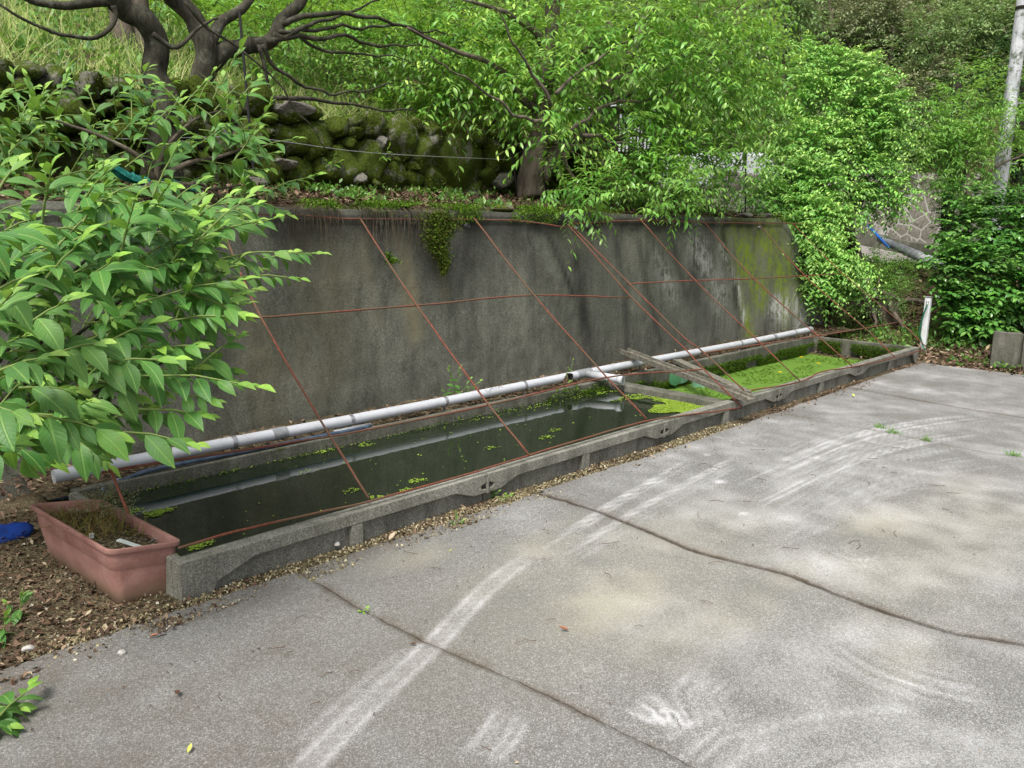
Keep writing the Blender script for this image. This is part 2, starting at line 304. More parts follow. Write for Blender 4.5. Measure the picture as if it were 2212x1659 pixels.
# ------------------------------------------------------------------ leaf engine
def unit(a): return a / (np.linalg.norm(a, axis=-1, keepdims=True) + 1e-9)
T_LITE = 'lite'
T_MID = [(0, .0, 0), (.3, .8, .03), (.62, .85, .0), (1, .0, -.12)]
T_BIG = [(0, .0, 0), (.1, .38, .02), (.25, .78, .04), (.42, 1, .045), (.6, .93, .02), (.78, .6, -.04), (.9, .28, -.09), (1, .0, -.14)]
T_BLADE = [(0, 1, 0), (.4, .8, -.03), (.75, .5, -.12), (1, .05, -.26)]
def leaves(name, P, D, U, L, W, mat, parent=None, tmpl=T_MID, rnd=None, young=None, fold=.22, sag=1., extra=None):
    P = np.asarray(P, float); n = len(P); D = unit(np.asarray(D, float)); U = np.asarray(U, float)
    Sv = unit(np.cross(D, U)); N = np.cross(Sv, D)
    L = np.broadcast_to(np.asarray(L, float), (n,))[:, None]; W = np.broadcast_to(np.asarray(W, float), (n,))[:, None]
    rnd = rng.random(n) if rnd is None else rnd; young = np.zeros(n) if young is None else young
    if tmpl == T_LITE:
        V = np.stack([P, P + D*L*.5 + Sv*W*.5 + N*W*fold, P + D*L - N*L*.12*sag, P + D*L*.5 - Sv*W*.5 + N*W*fold], 1)
        k = 4; F0 = [(0, 1, 2), (0, 2, 3)]; UV = [(.5, 0), (1, .5), (.5, 1), (0, .5)]
    else:
        vs = []; UV = []
        for (t, hw, sg) in tmpl:
            m = P + D*L*t + N*L*sg*sag
            for s_ in (-1, 0, 1):
                vs.append(m + Sv*W*.5*hw*s_ + (N*W*.5*fold*hw if s_ else 0)); UV.append((.5 + .5*s_*hw, t))
        V = np.stack(vs, 1); k = V.shape[1]; F0 = []
        for i in range(len(tmpl)-1):
            a = 3*i; F0 += [(a, a+1, a+4, a+3), (a+1, a+2, a+5, a+4)]
    fl = len(F0[0]); Fa = (np.array(F0)[None] + (np.arange(n)*k)[:, None, None]).reshape(-1, fl)
    Vf = V.reshape(-1, 3); nf = len(Fa)
    a_r = np.repeat(rnd, k); a_y = np.repeat(young, k); midx = np.zeros(nf, int); loops = Fa.reshape(-1); tot = np.full(nf, fl)
    if extra is not None and extra.n:   # stems etc. as second material
        ev = np.array(extra.v); b = len(Vf); Vf = np.concatenate([Vf, ev]); el = [i + b for f in extra.f for i in f]
        loops = np.concatenate([loops, el]); tot = np.concatenate([tot, [len(f) for f in extra.f]])
        midx = np.concatenate([midx, np.ones(len(extra.f), int)]); a_r = np.concatenate([a_r, np.full(len(ev), .5)]); a_y = np.concatenate([a_y, np.zeros(len(ev))])
    me = bpy.data.meshes.new(name); me.vertices.add(len(Vf)); me.vertices.foreach_set('co', Vf.astype(np.float32).ravel())
    me.loops.add(len(loops)); me.loops.foreach_set('vertex_index', loops.astype(np.int32))
    me.polygons.add(len(tot)); st = np.concatenate([[0], np.cumsum(tot)[:-1]])
    me.polygons.foreach_set('loop_start', st.astype(np.int32)); me.polygons.foreach_set('loop_total', tot.astype(np.int32))
    mats = mat if isinstance(mat, (list, tuple)) else [mat]
    for m in mats: me.materials.append(m)
    if len(mats) > 1: me.polygons.foreach_set('material_index', midx.astype(np.int32))
    if tmpl != T_LITE: me.polygons.foreach_set('use_smooth', np.ones(len(tot), bool))
    for nm, a in (('rnd', a_r), ('young', a_y)):
        at_ = me.attributes.new(nm, 'FLOAT', 'POINT'); at_.data.foreach_set('value', a.astype(np.float32))
    if tmpl == T_BIG:
        uvl = me.uv_layers.new(name='UVMap'); uu = np.tile(np.array(UV), (n, 1)); 
        if len(uu) < len(Vf): uu = np.concatenate([uu, np.zeros((len(Vf)-len(uu), 2))])
        uvl.data.foreach_set('uv', uu[loops].astype(np.float32).ravel())
    me.update(); me.validate()
    o = bpy.data.objects.new(name, me); S.collection.objects.link(o)
    if parent is not None: o.parent = parent; o.matrix_parent_inverse = Matrix.Translation(-parent.location)
    return o
UP = np.array([0, 0, 1.])
def rdir(n): return unit(rng.normal(size=(n, 3)))
def sprays(blobs, k=9, tl=.35, out=.8, up=.25, grav=.25, L=.09, W=.03, spread=1.0, droop=.35, shell=.45, Lv=.25, nst=0, yt=.35, stemr=.002, pinn=False):
    """twigs in ellipsoid blobs -> arrays for leaves(); blobs = [(centre, radii, count)]"""
    Ps, Ds, Us, Ls, Ys, Rs = [], [], [], [], [], []; st = MB()
    for (c, r, n) in blobs:
        c = np.array(c, float); r = np.array(r, float) if hasattr(r, '__len__') else np.array([r, r, r])
        q = rdir(n); rad = (shell + (1-shell)*rng.random(n)**.7)[:, None] * (1 + .18*rng.normal(size=(n, 1)))
        O = c + q*r*rad*.85
        T = unit(q*out + rdir(n)*.65 + UP*up); tlen = tl*(.6 + .8*rng.random(n))
        tone = rng.random(n)
        if nst:
            for i in rng.choice(n, min(nst, n), replace=False):
                pts = [O[i] + T[i]*tlen[i]*s - UP*grav*tlen[i]*s*s for s in (0, .5, 1)]
                st.tube(pts, [stemr*1.6, stemr, stemr*.6], 3, cap=False)
        for j in range(k):
            s = (j + .6)/k + .04*rng.normal(size=n); s_ = s[:, None]; tl_ = tlen[:, None]
            p = O + T*tl_*s_ - UP*grav*tl_*s_*s_
            tang = unit(T - UP*2*grav*s_); side = unit(np.cross(tang, UP + .2*rdir(n))) * (1 if j % 2 else -1)
            d = unit(tang*(.55 if not pinn else .35) + side*spread*(.75 + .4*rng.random((n, 1))) - UP*droop*(.5 + rng.random((n, 1))) + .22*rdir(n))
            Ps.append(p); Ds.append(d); Us.append(unit(UP + .35*rdir(n) + .2*q))
            Ls.append(L*(1 - Lv + 2*Lv*rng.random(n))*(1 - .35*np.clip(s, 0, 1)**3)); Ys.append(np.clip(s, 0, 1)**2.5*yt*(.4 + 1.2*rng.random(n))*np.clip(1 + (O[:, 2]-c[2])/r[2]*.8, .2, 1.6)); Rs.append(np.clip(tone*.7 + .3*rng.random(n), 0, 1))
    Lc = np.concatenate(Ls)
    return dict(P=np.concatenate(Ps), D=np.concatenate(Ds), U=np.concatenate(Us), L=Lc, W=Lc*(W/L), young=np.clip(np.concatenate(Ys), 0, 1), rnd=np.concatenate(Rs)), st
def B(px, py, rpx, dep, n, fl=1., flz=1.):
    r = rpx/F*dep; return (at(px, py, dep), (r*1.0, r*fl, r*flz), n)
def scatter(name, P, n_per, L, W, mat, label=None, kind='stuff', parent=None, tmpl=T_LITE, upb=.6, jit=None, fold=.1, sag=1.):
    P = np.repeat(np.asarray(P, float), n_per, 0)
    if jit is not None: P = P + rng.normal(size=P.shape)*np.array(jit)
    n_ = len(P); D = unit(rdir(n_) + UP*upb); ll = L*(.6 + .8*rng.random(n_))
    o = leaves(name, P, D, unit(rdir(n_) + UP*.3), ll, ll*(W/L), mat, parent, tmpl, fold=fold, sag=sag, young=rng.random(n_)**3*.5)
    if kind and parent is None: o['kind'] = kind
    if label: o['label'] = label
    return o
def flat(name, P, L, W, mat, label=None, kind='stuff', tilt=.35, parent=None, tmpl=T_LITE):
    P = np.asarray(P, float); n_ = len(P); D = rdir(n_); D[:, 2] *= tilt; D = unit(D); ll = L*(.5 + rng.random(n_))
    o = leaves(name, P, D, unit(UP + tilt*rdir(n_)), ll, ll*(W/L), mat, parent, tmpl, fold=.3, sag=-1)
    if kind and parent is None: o['kind'] = kind
    if label: o['label'] = label
    return o

# ------------------------------------------------------------------ terrain
def ss(a, b, x): t = min(1, max(0, (x-a)/(b-a))); return t*t*(3-2*t)
def left_z(X, Y):
    if Y < 4.9: return -.25
    if Y < 6.5: return 1.585 + (Y-4.95)*.11 + .03*nz(X*1.3, Y*1.3)
    return 2.36 + (Y-6.6)*.36 + .12*nz(X*.6, Y*.6) - .06*max(0, X-3)*(1 if Y < 9 else .3)
def right_z(X, Y):
    if X < 10.1: zb = 0
    else: zb = .85*ss(10.5 + .35*max(0, min(2.5, Y-2)), 15.0, X)
    zb += .13*max(0, Y-5.5)*ss(11, 14, X)*(1 if X < 18.4 else 1)
    if X > 18.9: zb += 1.0 + .62*(X-18.9)
    if Y > 11: zb += .4*(Y-11)
    return zb - .05
def terrain(X, Y):
    l = left_z(X, Y); r = right_z(X, Y)
    if Y < 4.9: z = r if X > 9.9 else -.25
    else: z = l + (r-l)*ss(9.9, 13.2, X)
    if X > 10.1: z += .05*nz(X*1.1, Y*1.1)
    return z + (.08*nz(X*.5+4, Y*.5) if (Y > 7 or X > 11) else 0)
xs = np.unique(np.round(np.concatenate([np.array([-400, -120, -60, -30, -20, -12, -8]), np.arange(-6, 24, .25), np.arange(24, 46, 1.), np.array([46, 60, 90, 150, 300])]), 3))
ys = np.unique(np.round(np.concatenate([np.array([-300, -100, -40, -20, -10, -6, -3]), np.arange(-1, 4.8, .25), np.array([4.86, 5.04, 5.2]), np.arange(5.4, 6.4, .2), np.array([6.44, 6.62]), np.arange(6.9, 16, .3), np.arange(16, 40, 1.), np.array([40, 60, 100, 200, 400])]), 3))
mb = MB(); vs = []
for y in ys:
    for x in xs:
        xx, yy = min(x, 40), min(y, 40); z = terrain(max(-8, xx), yy) + (.05 if False else 0)
        if x > 11 and y < 0: z = right_z(xx, max(y, 0)) - .0
        vs.append((x, y, z))
nx = len(xs); fs = [(j*nx+i, j*nx+i+1, (j+1)*nx+i+1, (j+1)*nx+i) for j in range(len(ys)-1) for i in range(nx-1)]
mb.add(vs, fs); tag(mb.build('ground', M_TERR, smooth=True), 'ground and hillside behind the pond', None, kind='structure')

# gravel strip beside the tank
def sheet(name, x0, x1, y0, y1, step, zf, mat, label=None, kind='structure'):
    X = np.arange(x0, x1+step*.5, step); Y = np.arange(y0, y1+step*.5, step); m = MB()
    m.add([(x, y, zf(x, y)) for y in Y for x in X], [(j*len(X)+i, j*len(X)+i+1, (j+1)*len(X)+i+1, (j+1)*len(X)+i) for j in range(len(Y)-1) for i in range(len(X)-1)])
    o = m.build(name, mat, smooth=True); o['kind'] = kind
    if label: o['label'] = label
    return o
def gz_(x, y): return -.022 + .012*nz(x*7, y*7) + .01*nz(x*2, y*2) + .05*ss(3.6, 4.8, y)
sheet('gravel_strip', -3, 10.44, 2.90, 3.17, .03, gz_, M_SOIL, 'brown gravelly soil between the pavement and the pond')
sheet('gravel_bed', -3, 1.4, 3.17, 4.86, .06, lambda x, y: gz_(x, y) + .001, M_SOIL, 'brown gravelly soil around the planter')
sheet('soil_ledge', 1.3, 11.5, 4.40, 4.88, .06, lambda x, y: .118 + .02*nz(x*4, y*4) + .02*nz(x*13, y*13) + .03*ss(4.6, 4.86, y) - .12*ss(1.8, 1.3, x)*0, M_SOIL, 'soil ledge between the pond and the wall')

# ------------------------------------------------------------------ pavement with joints and worn marks
def wp(L): return np.array([onZ(*p)[:2] for p in L])
J = [wp([(690,1258),(790,1320),(915,1380),(1050,1440),(1200,1505),(1480,1645)]),
     wp([(1180,1070),(1300,1105),(1490,1185),(1700,1240),(1900,1315),(2060,1365),(2212,1390)]),
     wp([(1674,890),(1908,933),(2060,965),(2208,990)]), wp([(1821,833),(1974,863),(2120,888)])]
J = [j[np.argsort(j[:, 1])] for j in J]
def jx(k, y):
    if k < 0: return -4.0 - k*0
    if k >= len(J): return 10.06 + .03*math.sin(y*1.7) + .012*nz(y*9, 3)
    j = J[k]; return float(np.interp(y, j[:, 1], j[:, 0])) + .006*nz(y*14, k*5) + .012*nz(y*3, k*7) + .005*nz(y*47, k*3)
def seg_d(P, A):
    """distance from points P (n,2) to polyline A (m,2) and parameter"""
    best = np.full(len(P), 1e9); tt = np.zeros(len(P))
    for i in range(len(A)-1):
        a, b = A[i], A[i+1]; ab = b-a; t = np.clip(((P-a)@ab)/(ab@ab+1e-12), 0, 1); d = np.linalg.norm(P - (a + t[:, None]*ab), axis=1)
        m = d < best; best[m] = d[m]; tt[m] = (i+t[m])/(len(A)-1)
    return best, tt
yy = np.concatenate([np.array([-25, -12, -6, -3, -1.5, -.8]), np.arange(-.3, 3.0, .02)])
mb = MB(); allv = []
for k in range(-1, len(J)):
    ks, ke = k, k+1; cols = []
    wdt = 10 if k == -1 else 0
    xm0 = jx(k, 1.5) if k >= 0 else -4; xm1 = jx(k+1, 1.5); nc = max(4, int((xm1-xm0)/(.02 if k > -1 else .024)))
    vs = []
    for y in yy:
        yc = y; a = (jx(k, yc) + .005) if k >= 0 else -4.0; b = jx(k+1, yc) - .005
        ytop = y
        for i in range(nc+1):
            u = i/nc; x = a + (b-a)*u
            y2 = y if y < 2.95 else 3.02 + .02*nz(x*3, 1) + .015*nz(x*11, 2) + .02*math.sin(x*.9)
            e = min(u, 1-u)*(b-a); z = .0035*nz(x*1.5, y2*1.5) - (.006 if e < .012 and k >= 0 or (e < .012 and u > .5) else 0)
            z += [0, -.004, .003, 0, .002][k+1]
            vs.append((x, y2, z))
    m_ = nc+1; ny = len(yy); base = len(vs)
    fs = [(j*m_+i, j*m_+i+1, (j+1)*m_+i+1, (j+1)*m_+i) for j in range(ny-1) for i in range(nc)]
    # skirt down
    loop = [i for i in range(m_)] + [j*m_+m_-1 for j in range(1, ny)] + [(ny-1)*m_+i for i in range(m_-2, -1, -1)] + [j*m_ for j in range(ny-2, 0, -1)]
    sk = [(vs[i][0], vs[i][1], -.045) for i in loop]; vs += sk; ln = len(loop)
    fs += [(loop[i], base+i, base+(i+1) % ln, loop[(i+1) % ln]) for i in range(ln)]
    mb.add(vs, fs)
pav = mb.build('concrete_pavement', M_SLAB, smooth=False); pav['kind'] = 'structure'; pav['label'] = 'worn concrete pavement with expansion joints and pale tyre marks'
PV = np.array(mb.v); P2 = PV[:, :2]
def mark(poly, width, st, out, soft=1.):
    d, t = seg_d(P2, wp(poly)); out[:] = np.maximum(out, st*np.exp(-(d/width)**2*1.2)*np.clip(np.minimum(t, 1-t)*8+.25, 0, 1))
def blob(px, py, rx, ry, st, out, ang=0.):
    """px centre; rx, ry metres in world XY"""
    c = onZ(px, py)[:2]; d = P2 - c; ca, sa = math.cos(ang), math.sin(ang); u = (d[:, 0]*ca + d[:, 1]*sa)/rx; v = (-d[:, 0]*sa + d[:, 1]*ca)/ry
    out[:] = np.maximum(out, st*np.exp(-(u*u+v*v)))
wh = np.zeros(len(P2)); sd_ = np.zeros(len(P2)); dm = np.zeros(len(P2))
def bundle(poly, spread, n_, width, st, out, fade=True):
    A = wp(poly); A = np.array([(np.interp(t, np.linspace(0, 1, len(A)), A[:, 0]), np.interp(t, np.linspace(0, 1, len(A)), A[:, 1])) for t in np.linspace(0, 1, 24)])
    for it in range(3): A[1:-1] = (A[:-2] + 2*A[1:-1] + A[2:])/4
    T = np.gradient(A, axis=0); T /= np.linalg.norm(T, axis=1)[:, None]; Nn = np.stack([-T[:, 1], T[:, 0]], 1)
    for o_ in np.linspace(-spread/2, spread/2, n_) if n_ > 1 else [0]:
        o2 = o_ + rng.normal()*spread*.06; t0, t1 = (rng.uniform(0, .15), rng.uniform(.85, 1)) if fade else (0, 1)
        i0, i1 = int(t0*23), max(int(t1*23), 6); d, t = seg_d(P2, (A + Nn*o2)[i0:i1+1]); e = np.clip(np.minimum(t, 1-t)*5 + (0 if fade else .4), 0, 1)
        out[:] = np.maximum(out, st*rng.uniform(.7, 1.1)*e*np.exp(-(d/width)**2))
bundle([(610,1710),(700,1615),(760,1555),(850,1470),(940,1388),(1010,1310),(1075,1245),(1160,1190)], .07, 3, .022, .62, wh, False)
bundle([(620,1659),(720,1560),(830,1460),(940,1380)], .09, 3, .022, .45, wh)
bundle([(1120,1215),(1240,1140),(1340,1080),(1450,1018),(1570,950)], .06, 3, .016, .7, wh)
bundle([(1180,1225),(1290,1165),(1400,1100),(1500,1045),(1610,985),(1700,950)], .10, 4, .018, .6, wh)
for off, s_ in ((0, .75), (22, .6), (48, .65), (80, .5), (115, .5), (155, .45)):
    bundle([(1540,1085+off),(1660,1022+off),(1774,970+off),(1880,935+off*.9),(1974,915+off*.85),(2090,900+off*.8),(2240,890+off*.8)], .11, 4, .022, s_, wh)
bundle([(1620,1010),(1760,950),(1880,912),(2010,892)], .09, 3, .02, .45, wh); bundle([(1640,1210),(1760,1120),(1900,1050),(2060,1010),(2240,988)], .2, 6, .02, .45, wh); bundle([(2050,878),(2120,884),(2220,893)], .08, 3, .02, .6, wh)
bundle([(1020,1659),(1080,1590),(1125,1510)], .1, 4, .018, .55, wh); bundle([(1340,1510),(1400,1545),(1470,1553),(1570,1550)], .07, 4, .012, .85, wh); bundle([(1375,1490),(1440,1520),(1530,1535)], .05, 3, .012, .7, wh)
bundle([(1480,1659),(1560,1590),(1640,1560)], .2, 6, .02, .6, wh); bundle([(1730,1180),(1800,1215),(1880,1230),(1970,1210)], .14, 5, .02, .65, wh)
bundle([(1750,1300),(1800,1390),(1900,1450),(2050,1500),(2240,1530)], .22, 7, .022, .5, wh); bundle([(1560,1600),(1500,1500),(1570,1430)], .16, 5, .02, .45, wh); bundle([(1600,1659),(1750,1600),(1950,1570),(2200,1600)], .3, 8, .025, .5, wh)
mark([(1535,942),(1590,955),(1660,965)], .01, .8, wh)
for p in ((1553,1042,.06,.045,.9),(1605,1110,.06,.045,.85),(1527,983,.045,.035,.6),(1850,1250,.2,.12,.4),(2150,1250,.3,.2,.4),(1900,1560,.3,.2,.4),(2100,1620,.3,.2,.4),(1650,1600,.2,.2,.4),(940,1395,.05,.05,.5)): blob(*p, wh)
wn = np.array([mnoise.noise((p[0]*2.1, p[1]*2.1, 3)) for p in P2]); wn2 = np.array([mnoise.noise((p[0]*7, p[1]*7, 8)) for p in P2])
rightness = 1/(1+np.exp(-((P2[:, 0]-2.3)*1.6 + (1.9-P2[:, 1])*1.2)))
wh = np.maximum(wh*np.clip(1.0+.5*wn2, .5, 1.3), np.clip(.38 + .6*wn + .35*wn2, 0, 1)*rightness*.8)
for p in ((1400,1230,1.1,.5,.5),(2000,1180,1.2,.5,.45),(1180,1180,.3,.16,.55),(1330,1290,.55,.22,.85),(1600,1310,.4,.16,.6),(1100,1250,.3,.16,.5),(1900,1140,.45,.2,.7),(2150,1120,.4,.25,.5),(1700,1250,.4,.14,.5),(1500,1200,.4,.2,.45),(1250,1120,.25,.1,.4),(2080,1060,.5,.2,.35),(1450,1370,.4,.2,.4),(1950,1420,.3,.15,.4),(900,1200,.25,.12,.45)): blob(*p, sd_)
sd_ *= np.clip(.9 + .7*wn + .5*wn2, 0, 1.2)
for k in range(len(J)):
    jy = np.array([jx(k, y) for y in P2[:, 1]]); d = np.abs(P2[:, 0]-jy); dm = np.maximum(dm, np.exp(-(d/.022)**2)*.95*np.clip(.8+1.2*wn2, .35, 1))
    dm = np.maximum(dm, .5*np.exp(-(d/.06)**2)*np.clip(.6+1.5*wn2, 0, 1))
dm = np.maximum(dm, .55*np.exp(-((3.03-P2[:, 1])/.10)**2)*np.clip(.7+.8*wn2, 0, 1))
dm = np.maximum(dm, .62*np.clip(1-(P2[:, 0]-.6)/2.1, 0, 1)*np.clip(.62+.8*wn+.6*wn2, .1, 1))  # slab turns darker brown towards its left end, broken up by noise
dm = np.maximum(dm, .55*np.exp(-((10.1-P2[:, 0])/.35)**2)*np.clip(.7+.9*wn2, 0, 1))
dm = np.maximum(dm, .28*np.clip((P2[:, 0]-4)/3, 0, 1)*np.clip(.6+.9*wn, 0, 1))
for nm, a in (('white', wh), ('sand', sd_), ('dark_brown', dm)):
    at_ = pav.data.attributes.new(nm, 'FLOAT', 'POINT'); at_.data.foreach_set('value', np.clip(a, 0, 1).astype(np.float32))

# ------------------------------------------------------------------ retaining wall
def wtop(X): return 1.585 + .012*nz(X*2.3, 1) + .02*nz(X*.7, 5) - (1.1*ss(10.0, 11.6, X))
def wfront(z): return 4.845 + .065*max(0, z)/1.6
X_ = np.arange(-2.5, 11.5, .045); K = 46; vs = []
for x in X_:
    t = wtop(x)
    for k in range(K+1):
        z = -.08 + (t+.08)*k/K; bul = .010*nz(x*1.2, z*1.2) + .004*nz(x*9, z*9) + (.012 if z > t-.075 else 0)
        vs.append((x, wfront(z) - bul + (.012 if k == K else 0), z))
    vs.append((x, 5.0, t + .004)); vs.append((x, 5.12, t - .01)); vs.append((x, 5.12, -.05))
m_ = K+4; mb = MB(); fs = [(i*m_+k, (i+1)*m_+k, (i+1)*m_+k+1, i*m_+k+1) for i in range(len(X_)-1) for k in range(m_-1)]
fs += [tuple(range(m_))[::-1], tuple((len(X_)-1)*m_+k for k in range(m_))]
mb.add(vs, fs); wall = mb.build('retaining_wall', M_WALL, smooth=False)
tag(wall, 'tall stained concrete retaining wall behind the pond', 'retaining wall')
WV = np.array(mb.v); W2 = WV[:, [0, 2]]
def wpx(px, py): p = onY(px, py, 4.9); return p[[0, 2]]
def wmark(poly, width, st, out):
    A = np.array([wpx(*p) for p in poly]); d, t = seg_d(W2, A); out[:] = np.maximum(out, st*np.exp(-(d/width)**2))
g = np.zeros(len(W2)); wt = g*0; dk = g*0; tn = g*0
wmark([(1590,485),(1605,560),(1640,640)], .2, 1.3, g); wmark([(1640,490),(1680,560),(1700,650)], .3, 1.2, g); wmark([(1600,640),(1612,730)], .12, 1., g); wmark([(1560,500),(1585,600)], .08, .6, g)
wmark([(1560,530),(1590,620),(1600,690)], .05, .9, wt); wmark([(1670,670),(1730,665),(1720,700)], .2, .9, wt); wmark([(1420,560),(1450,640)], .12, .45, wt); wmark([(1500,520),(1550,640)], .18, .4, wt)
wmark([(700,475),(1300,482),(1650,482)], .10, .95, dk); wmark([(1330,500),(1345,620),(1350,760)], .07, .6, dk); wmark([(1380,520),(1400,650),(1420,740)], .05, .6, dk); wmark([(1560,500),(1580,600),(1590,700)], .06, .95, dk); wmark([(1000,500),(1010,560)], .1, .5, dk); wmark([(1090,480),(1130,520)], .14, .6, dk); wmark([(1180,500),(1215,580),(1235,640)], .035, .9, dk); wmark([(1240,560),(1260,700),(1270,800)], .1, .7, dk)
wmark([(1500,600),(1520,700)], .15, .55, dk); wmark([(1445,500),(1480,640)], .06, .6, dk); wmark([(1100,500),(1150,560),(1195,640)], .12, .4, dk); wmark([(620,500),(690,480)], .15, .6, dk); wmark([(450,700),(460,950),(800,900)], .12, .35, dk)
wmark([(860,510),(880,640),(890,720)], .09, .9, tn); wmark([(940,520),(960,640)], .05, .6, tn); wmark([(700,560),(700,780)], .3, .45, tn); wmark([(780,520),(810,700)], .06, .5, tn); wmark([(640,520),(660,700)], .1, .4, tn); wmark([(560,700),(570,900)], .2, .4, tn)
pale = np.clip(.1 + .16*(W2[:, 0]-4.5)/3, .05, .7)
for nm, a in (('green', g), ('white', wt), ('dark', dk), ('tan', tn), ('pale', pale)):
    q = np.array([mnoise.noise((p[0]*5, 1, p[1]*2.2)) for p in W2]) if nm != 'pale' else 0
    at_ = wall.data.attributes.new(nm, 'FLOAT', 'POINT'); at_.data.foreach_set('value', np.clip(a*(1+.9*q), 0, 1).astype(np.float32))
for (px, py) in ((1008,485),(1000,482)[:2],(1245,492),(1502,484),(1640,490),(1268,487)):
    if (px, py) == (1000, 482): continue
    p = onY(px, py, 4.9); mb = MB(); mb.tube([(p[0], 4.98, p[2]), (p[0]-.01, 4.865, p[2]-.008)], .016, 10, cap=False); mb.tube([(p[0]-.01, 4.865, p[2]-.008), (p[0], 4.95, p[2])], .011, 10, cap=False)
    mb.build('weep_pipe', M_GREY, wall)

# ------------------------------------------------------------------ pond tank
tank = thing('concrete_pond_tank', (1.38, 3.14, 0), 'long low precast concrete pond tank at the foot of the wall', 'pond tank')
HP = .884; XN = 1.382
def panel(x0, x1, first=False, last=False):
    a, b = x0 + .004, x1 - .004; zt, zb, zh = .145, .083, .036
    prof = [(a, zt), (b, zt)]
    if last: prof += [(b, -.04), (b-.09, -.04), (b-.2, zb)]
    else: prof += [(b, .093)] + [(b-.05*math.sin(t), .075+.018*math.cos(t)) for t in np.linspace(.3, math.pi-.3, 7)] + [(b, .057), (b, zh), (b-.10, zh), (b-.24, zb)]
    if first: prof += [(a+.34, zb), (a+.16, .02), (a+.13, -.04), (a, -.04)]
    else: prof += [(a+.24, zb), (a+.10, zh), (a, zh), (a, .057)] + [(a+.05*math.sin(t), .075-.018*math.cos(t)) for t in np.linspace(.3, math.pi-.3, 7)] + [(a, .093)]
    root = MB(); n_ = len(prof)
    vs = [(x, 3.14, z) for x, z in prof] + [(x, 3.176, z) for x, z in prof]
    root.add(vs, [tuple(range(n_)), tuple(range(n_, 2*n_))[::-1]] + [(i, (i+1) % n_, n_+(i+1) % n_, n_+i) for i in range(n_)])
    o = root.build('front_panel', M_CONC, tank, bevel=.004)
    p = MB(); p.box((a, 3.1775, -.45), (b, 3.215, .1455)); p.build('panel_plate', M_CONC, o, bevel=.004)
    q = MB(); xm = (x0+x1)/2; q.box((xm-.034, 3.142, -.05), (xm+.034, 3.1765, .0825)); q.build('post', M_CONC, o, bevel=.003)
    if not last:
        r_ = MB(); r_.box((x1-.008, 3.1365, .03), (x1+.008, 3.15, .125)); r_.build('mortar', M_CONC, o, bevel=.004)
for k in range(5): panel(XN + 2*k*HP, XN + 2*(k+1)*HP, k == 0, k == 4)
XE = XN + 10*HP
mb = MB(); mb.box((XN+.03, 4.36, -.45), (XE-.1, 4.425, .147)); bw = mb.build('back_wall', M_CONCM, tank, bevel=.006)
mb = MB(); mb.box((XN, 3.2165, -.45), (XN+.045, 4.359, .146)); mb.build('end_wall', M_CONC, tank, bevel=.005)
mb = MB(); a = [(XE-.06, 3.2165), (XE+.02, 3.2165), (XE-.03, 4.42), (XE-.10, 4.42)]
mb.add([(x, y, z) for z in (-.45, .143) for x, y in a], [(0,3,2,1),(4,5,6,7),(0,1,5,4),(1,2,6,5),(2,3,7,6),(3,0,4,7)]); mb.build('end_wall', M_CONCM, tank, bevel=.006)
mb = MB(); mb.box((5.84, 3.2165, -.45), (5.975, 4.359, .13)); mb.build('partition', M_CONCM, tank, bevel=.008)
mb = MB(); mb.box((XN+.04, 3.2, -.40), (5.9, 4.37, .075)); o = mb.build('pond_water', M_WATER); tag(o, 'dark still water in the near half of the pond', kind='structure')
mb = MB(); mb.box((5.92, 3.2, -.40), (XE-.02, 4.37, -.06)); o = mb.build('algae_water', M_ALGAE); tag(o, 'green algae covered water in the far half of the pond', kind='structure')

# duckweed
def inpoly_blobs(n, bl, z):
    out = []
    for (cx, cy, rx, ry, f) in bl:
        a = rng.random(int(n*f))*2*np.pi; r = np.sqrt(rng.random(int(n*f))); r *= 1 + .3*np.sin(a*3+cx) + .15*np.sin(a*7)
        out.append(np.stack([cx + rx*r*np.cos(a), cy + ry*r*np.sin(a), np.full(len(a), z)], 1))
    P = np.concatenate(out); return P[(P[:, 0] > XN+.06) & (P[:, 0] < 5.835) & (P[:, 1] > 3.225) & (P[:, 1] < 4.352)]
c1 = onZ(1470, 880, .075); c2 = onZ(1425, 860, .075); c3 = onZ(340, 1108, .075)
P = inpoly_blobs(1, [(c1[0], c1[1]-.02, .24, .24, 9000), (c1[0]+.3, c1[1], .16, .22, 3500), (c1[0]+.22, c1[1]+.2, .14, .2, 2200), (c2[0], c2[1]+.15, .3, .12, 900), (c3[0], c3[1], .07, .05, 260), (c3[0]-.1, c3[1]+.1, .06, .05, 120)]
    + [(onZ(px, py, .075)[0], onZ(px, py, .075)[1], .06, .035, n_) for px, py, n_ in ((560,1000,40),(640,985,50),(700,975,60),(790,962,40),(900,1040,50),(985,905,60),(1180,945,50),(1200,930,30),(1190,860,60),(1060,968,20),(660,1020,15),(1300,850,60),(1330,845,50),(760,1060,40),(430,1180,120),(1040,880,30),(880,1060,60),(820,1075,50))]
    + [(3.6, 3.8, 2.2, .5, 90), (5., 4.28, .9, .06, 160), (3., 4.34, 1.5, .012, 120), (3., 3.235, 1.6, .012, 80)], .0775)
flat('duckweed', P, .011, .010, M_DUCK, 'yellow green duckweed floating on the dark water', tilt=.03)
P = np.stack([rng.uniform(5.98, XE-.05, 5000), rng.uniform(3.22, 4.35, 5000), np.full(5000, -.0575)], 1); q = np.array([mnoise.noise((p[0]*1.8, p[1]*5, 2)) for p in P])
flat('floating_algae', P[q > -.08], .02, .016, M_DUCK if False else M_MOSSB, 'bright green algae mat on the far water', tilt=.12)
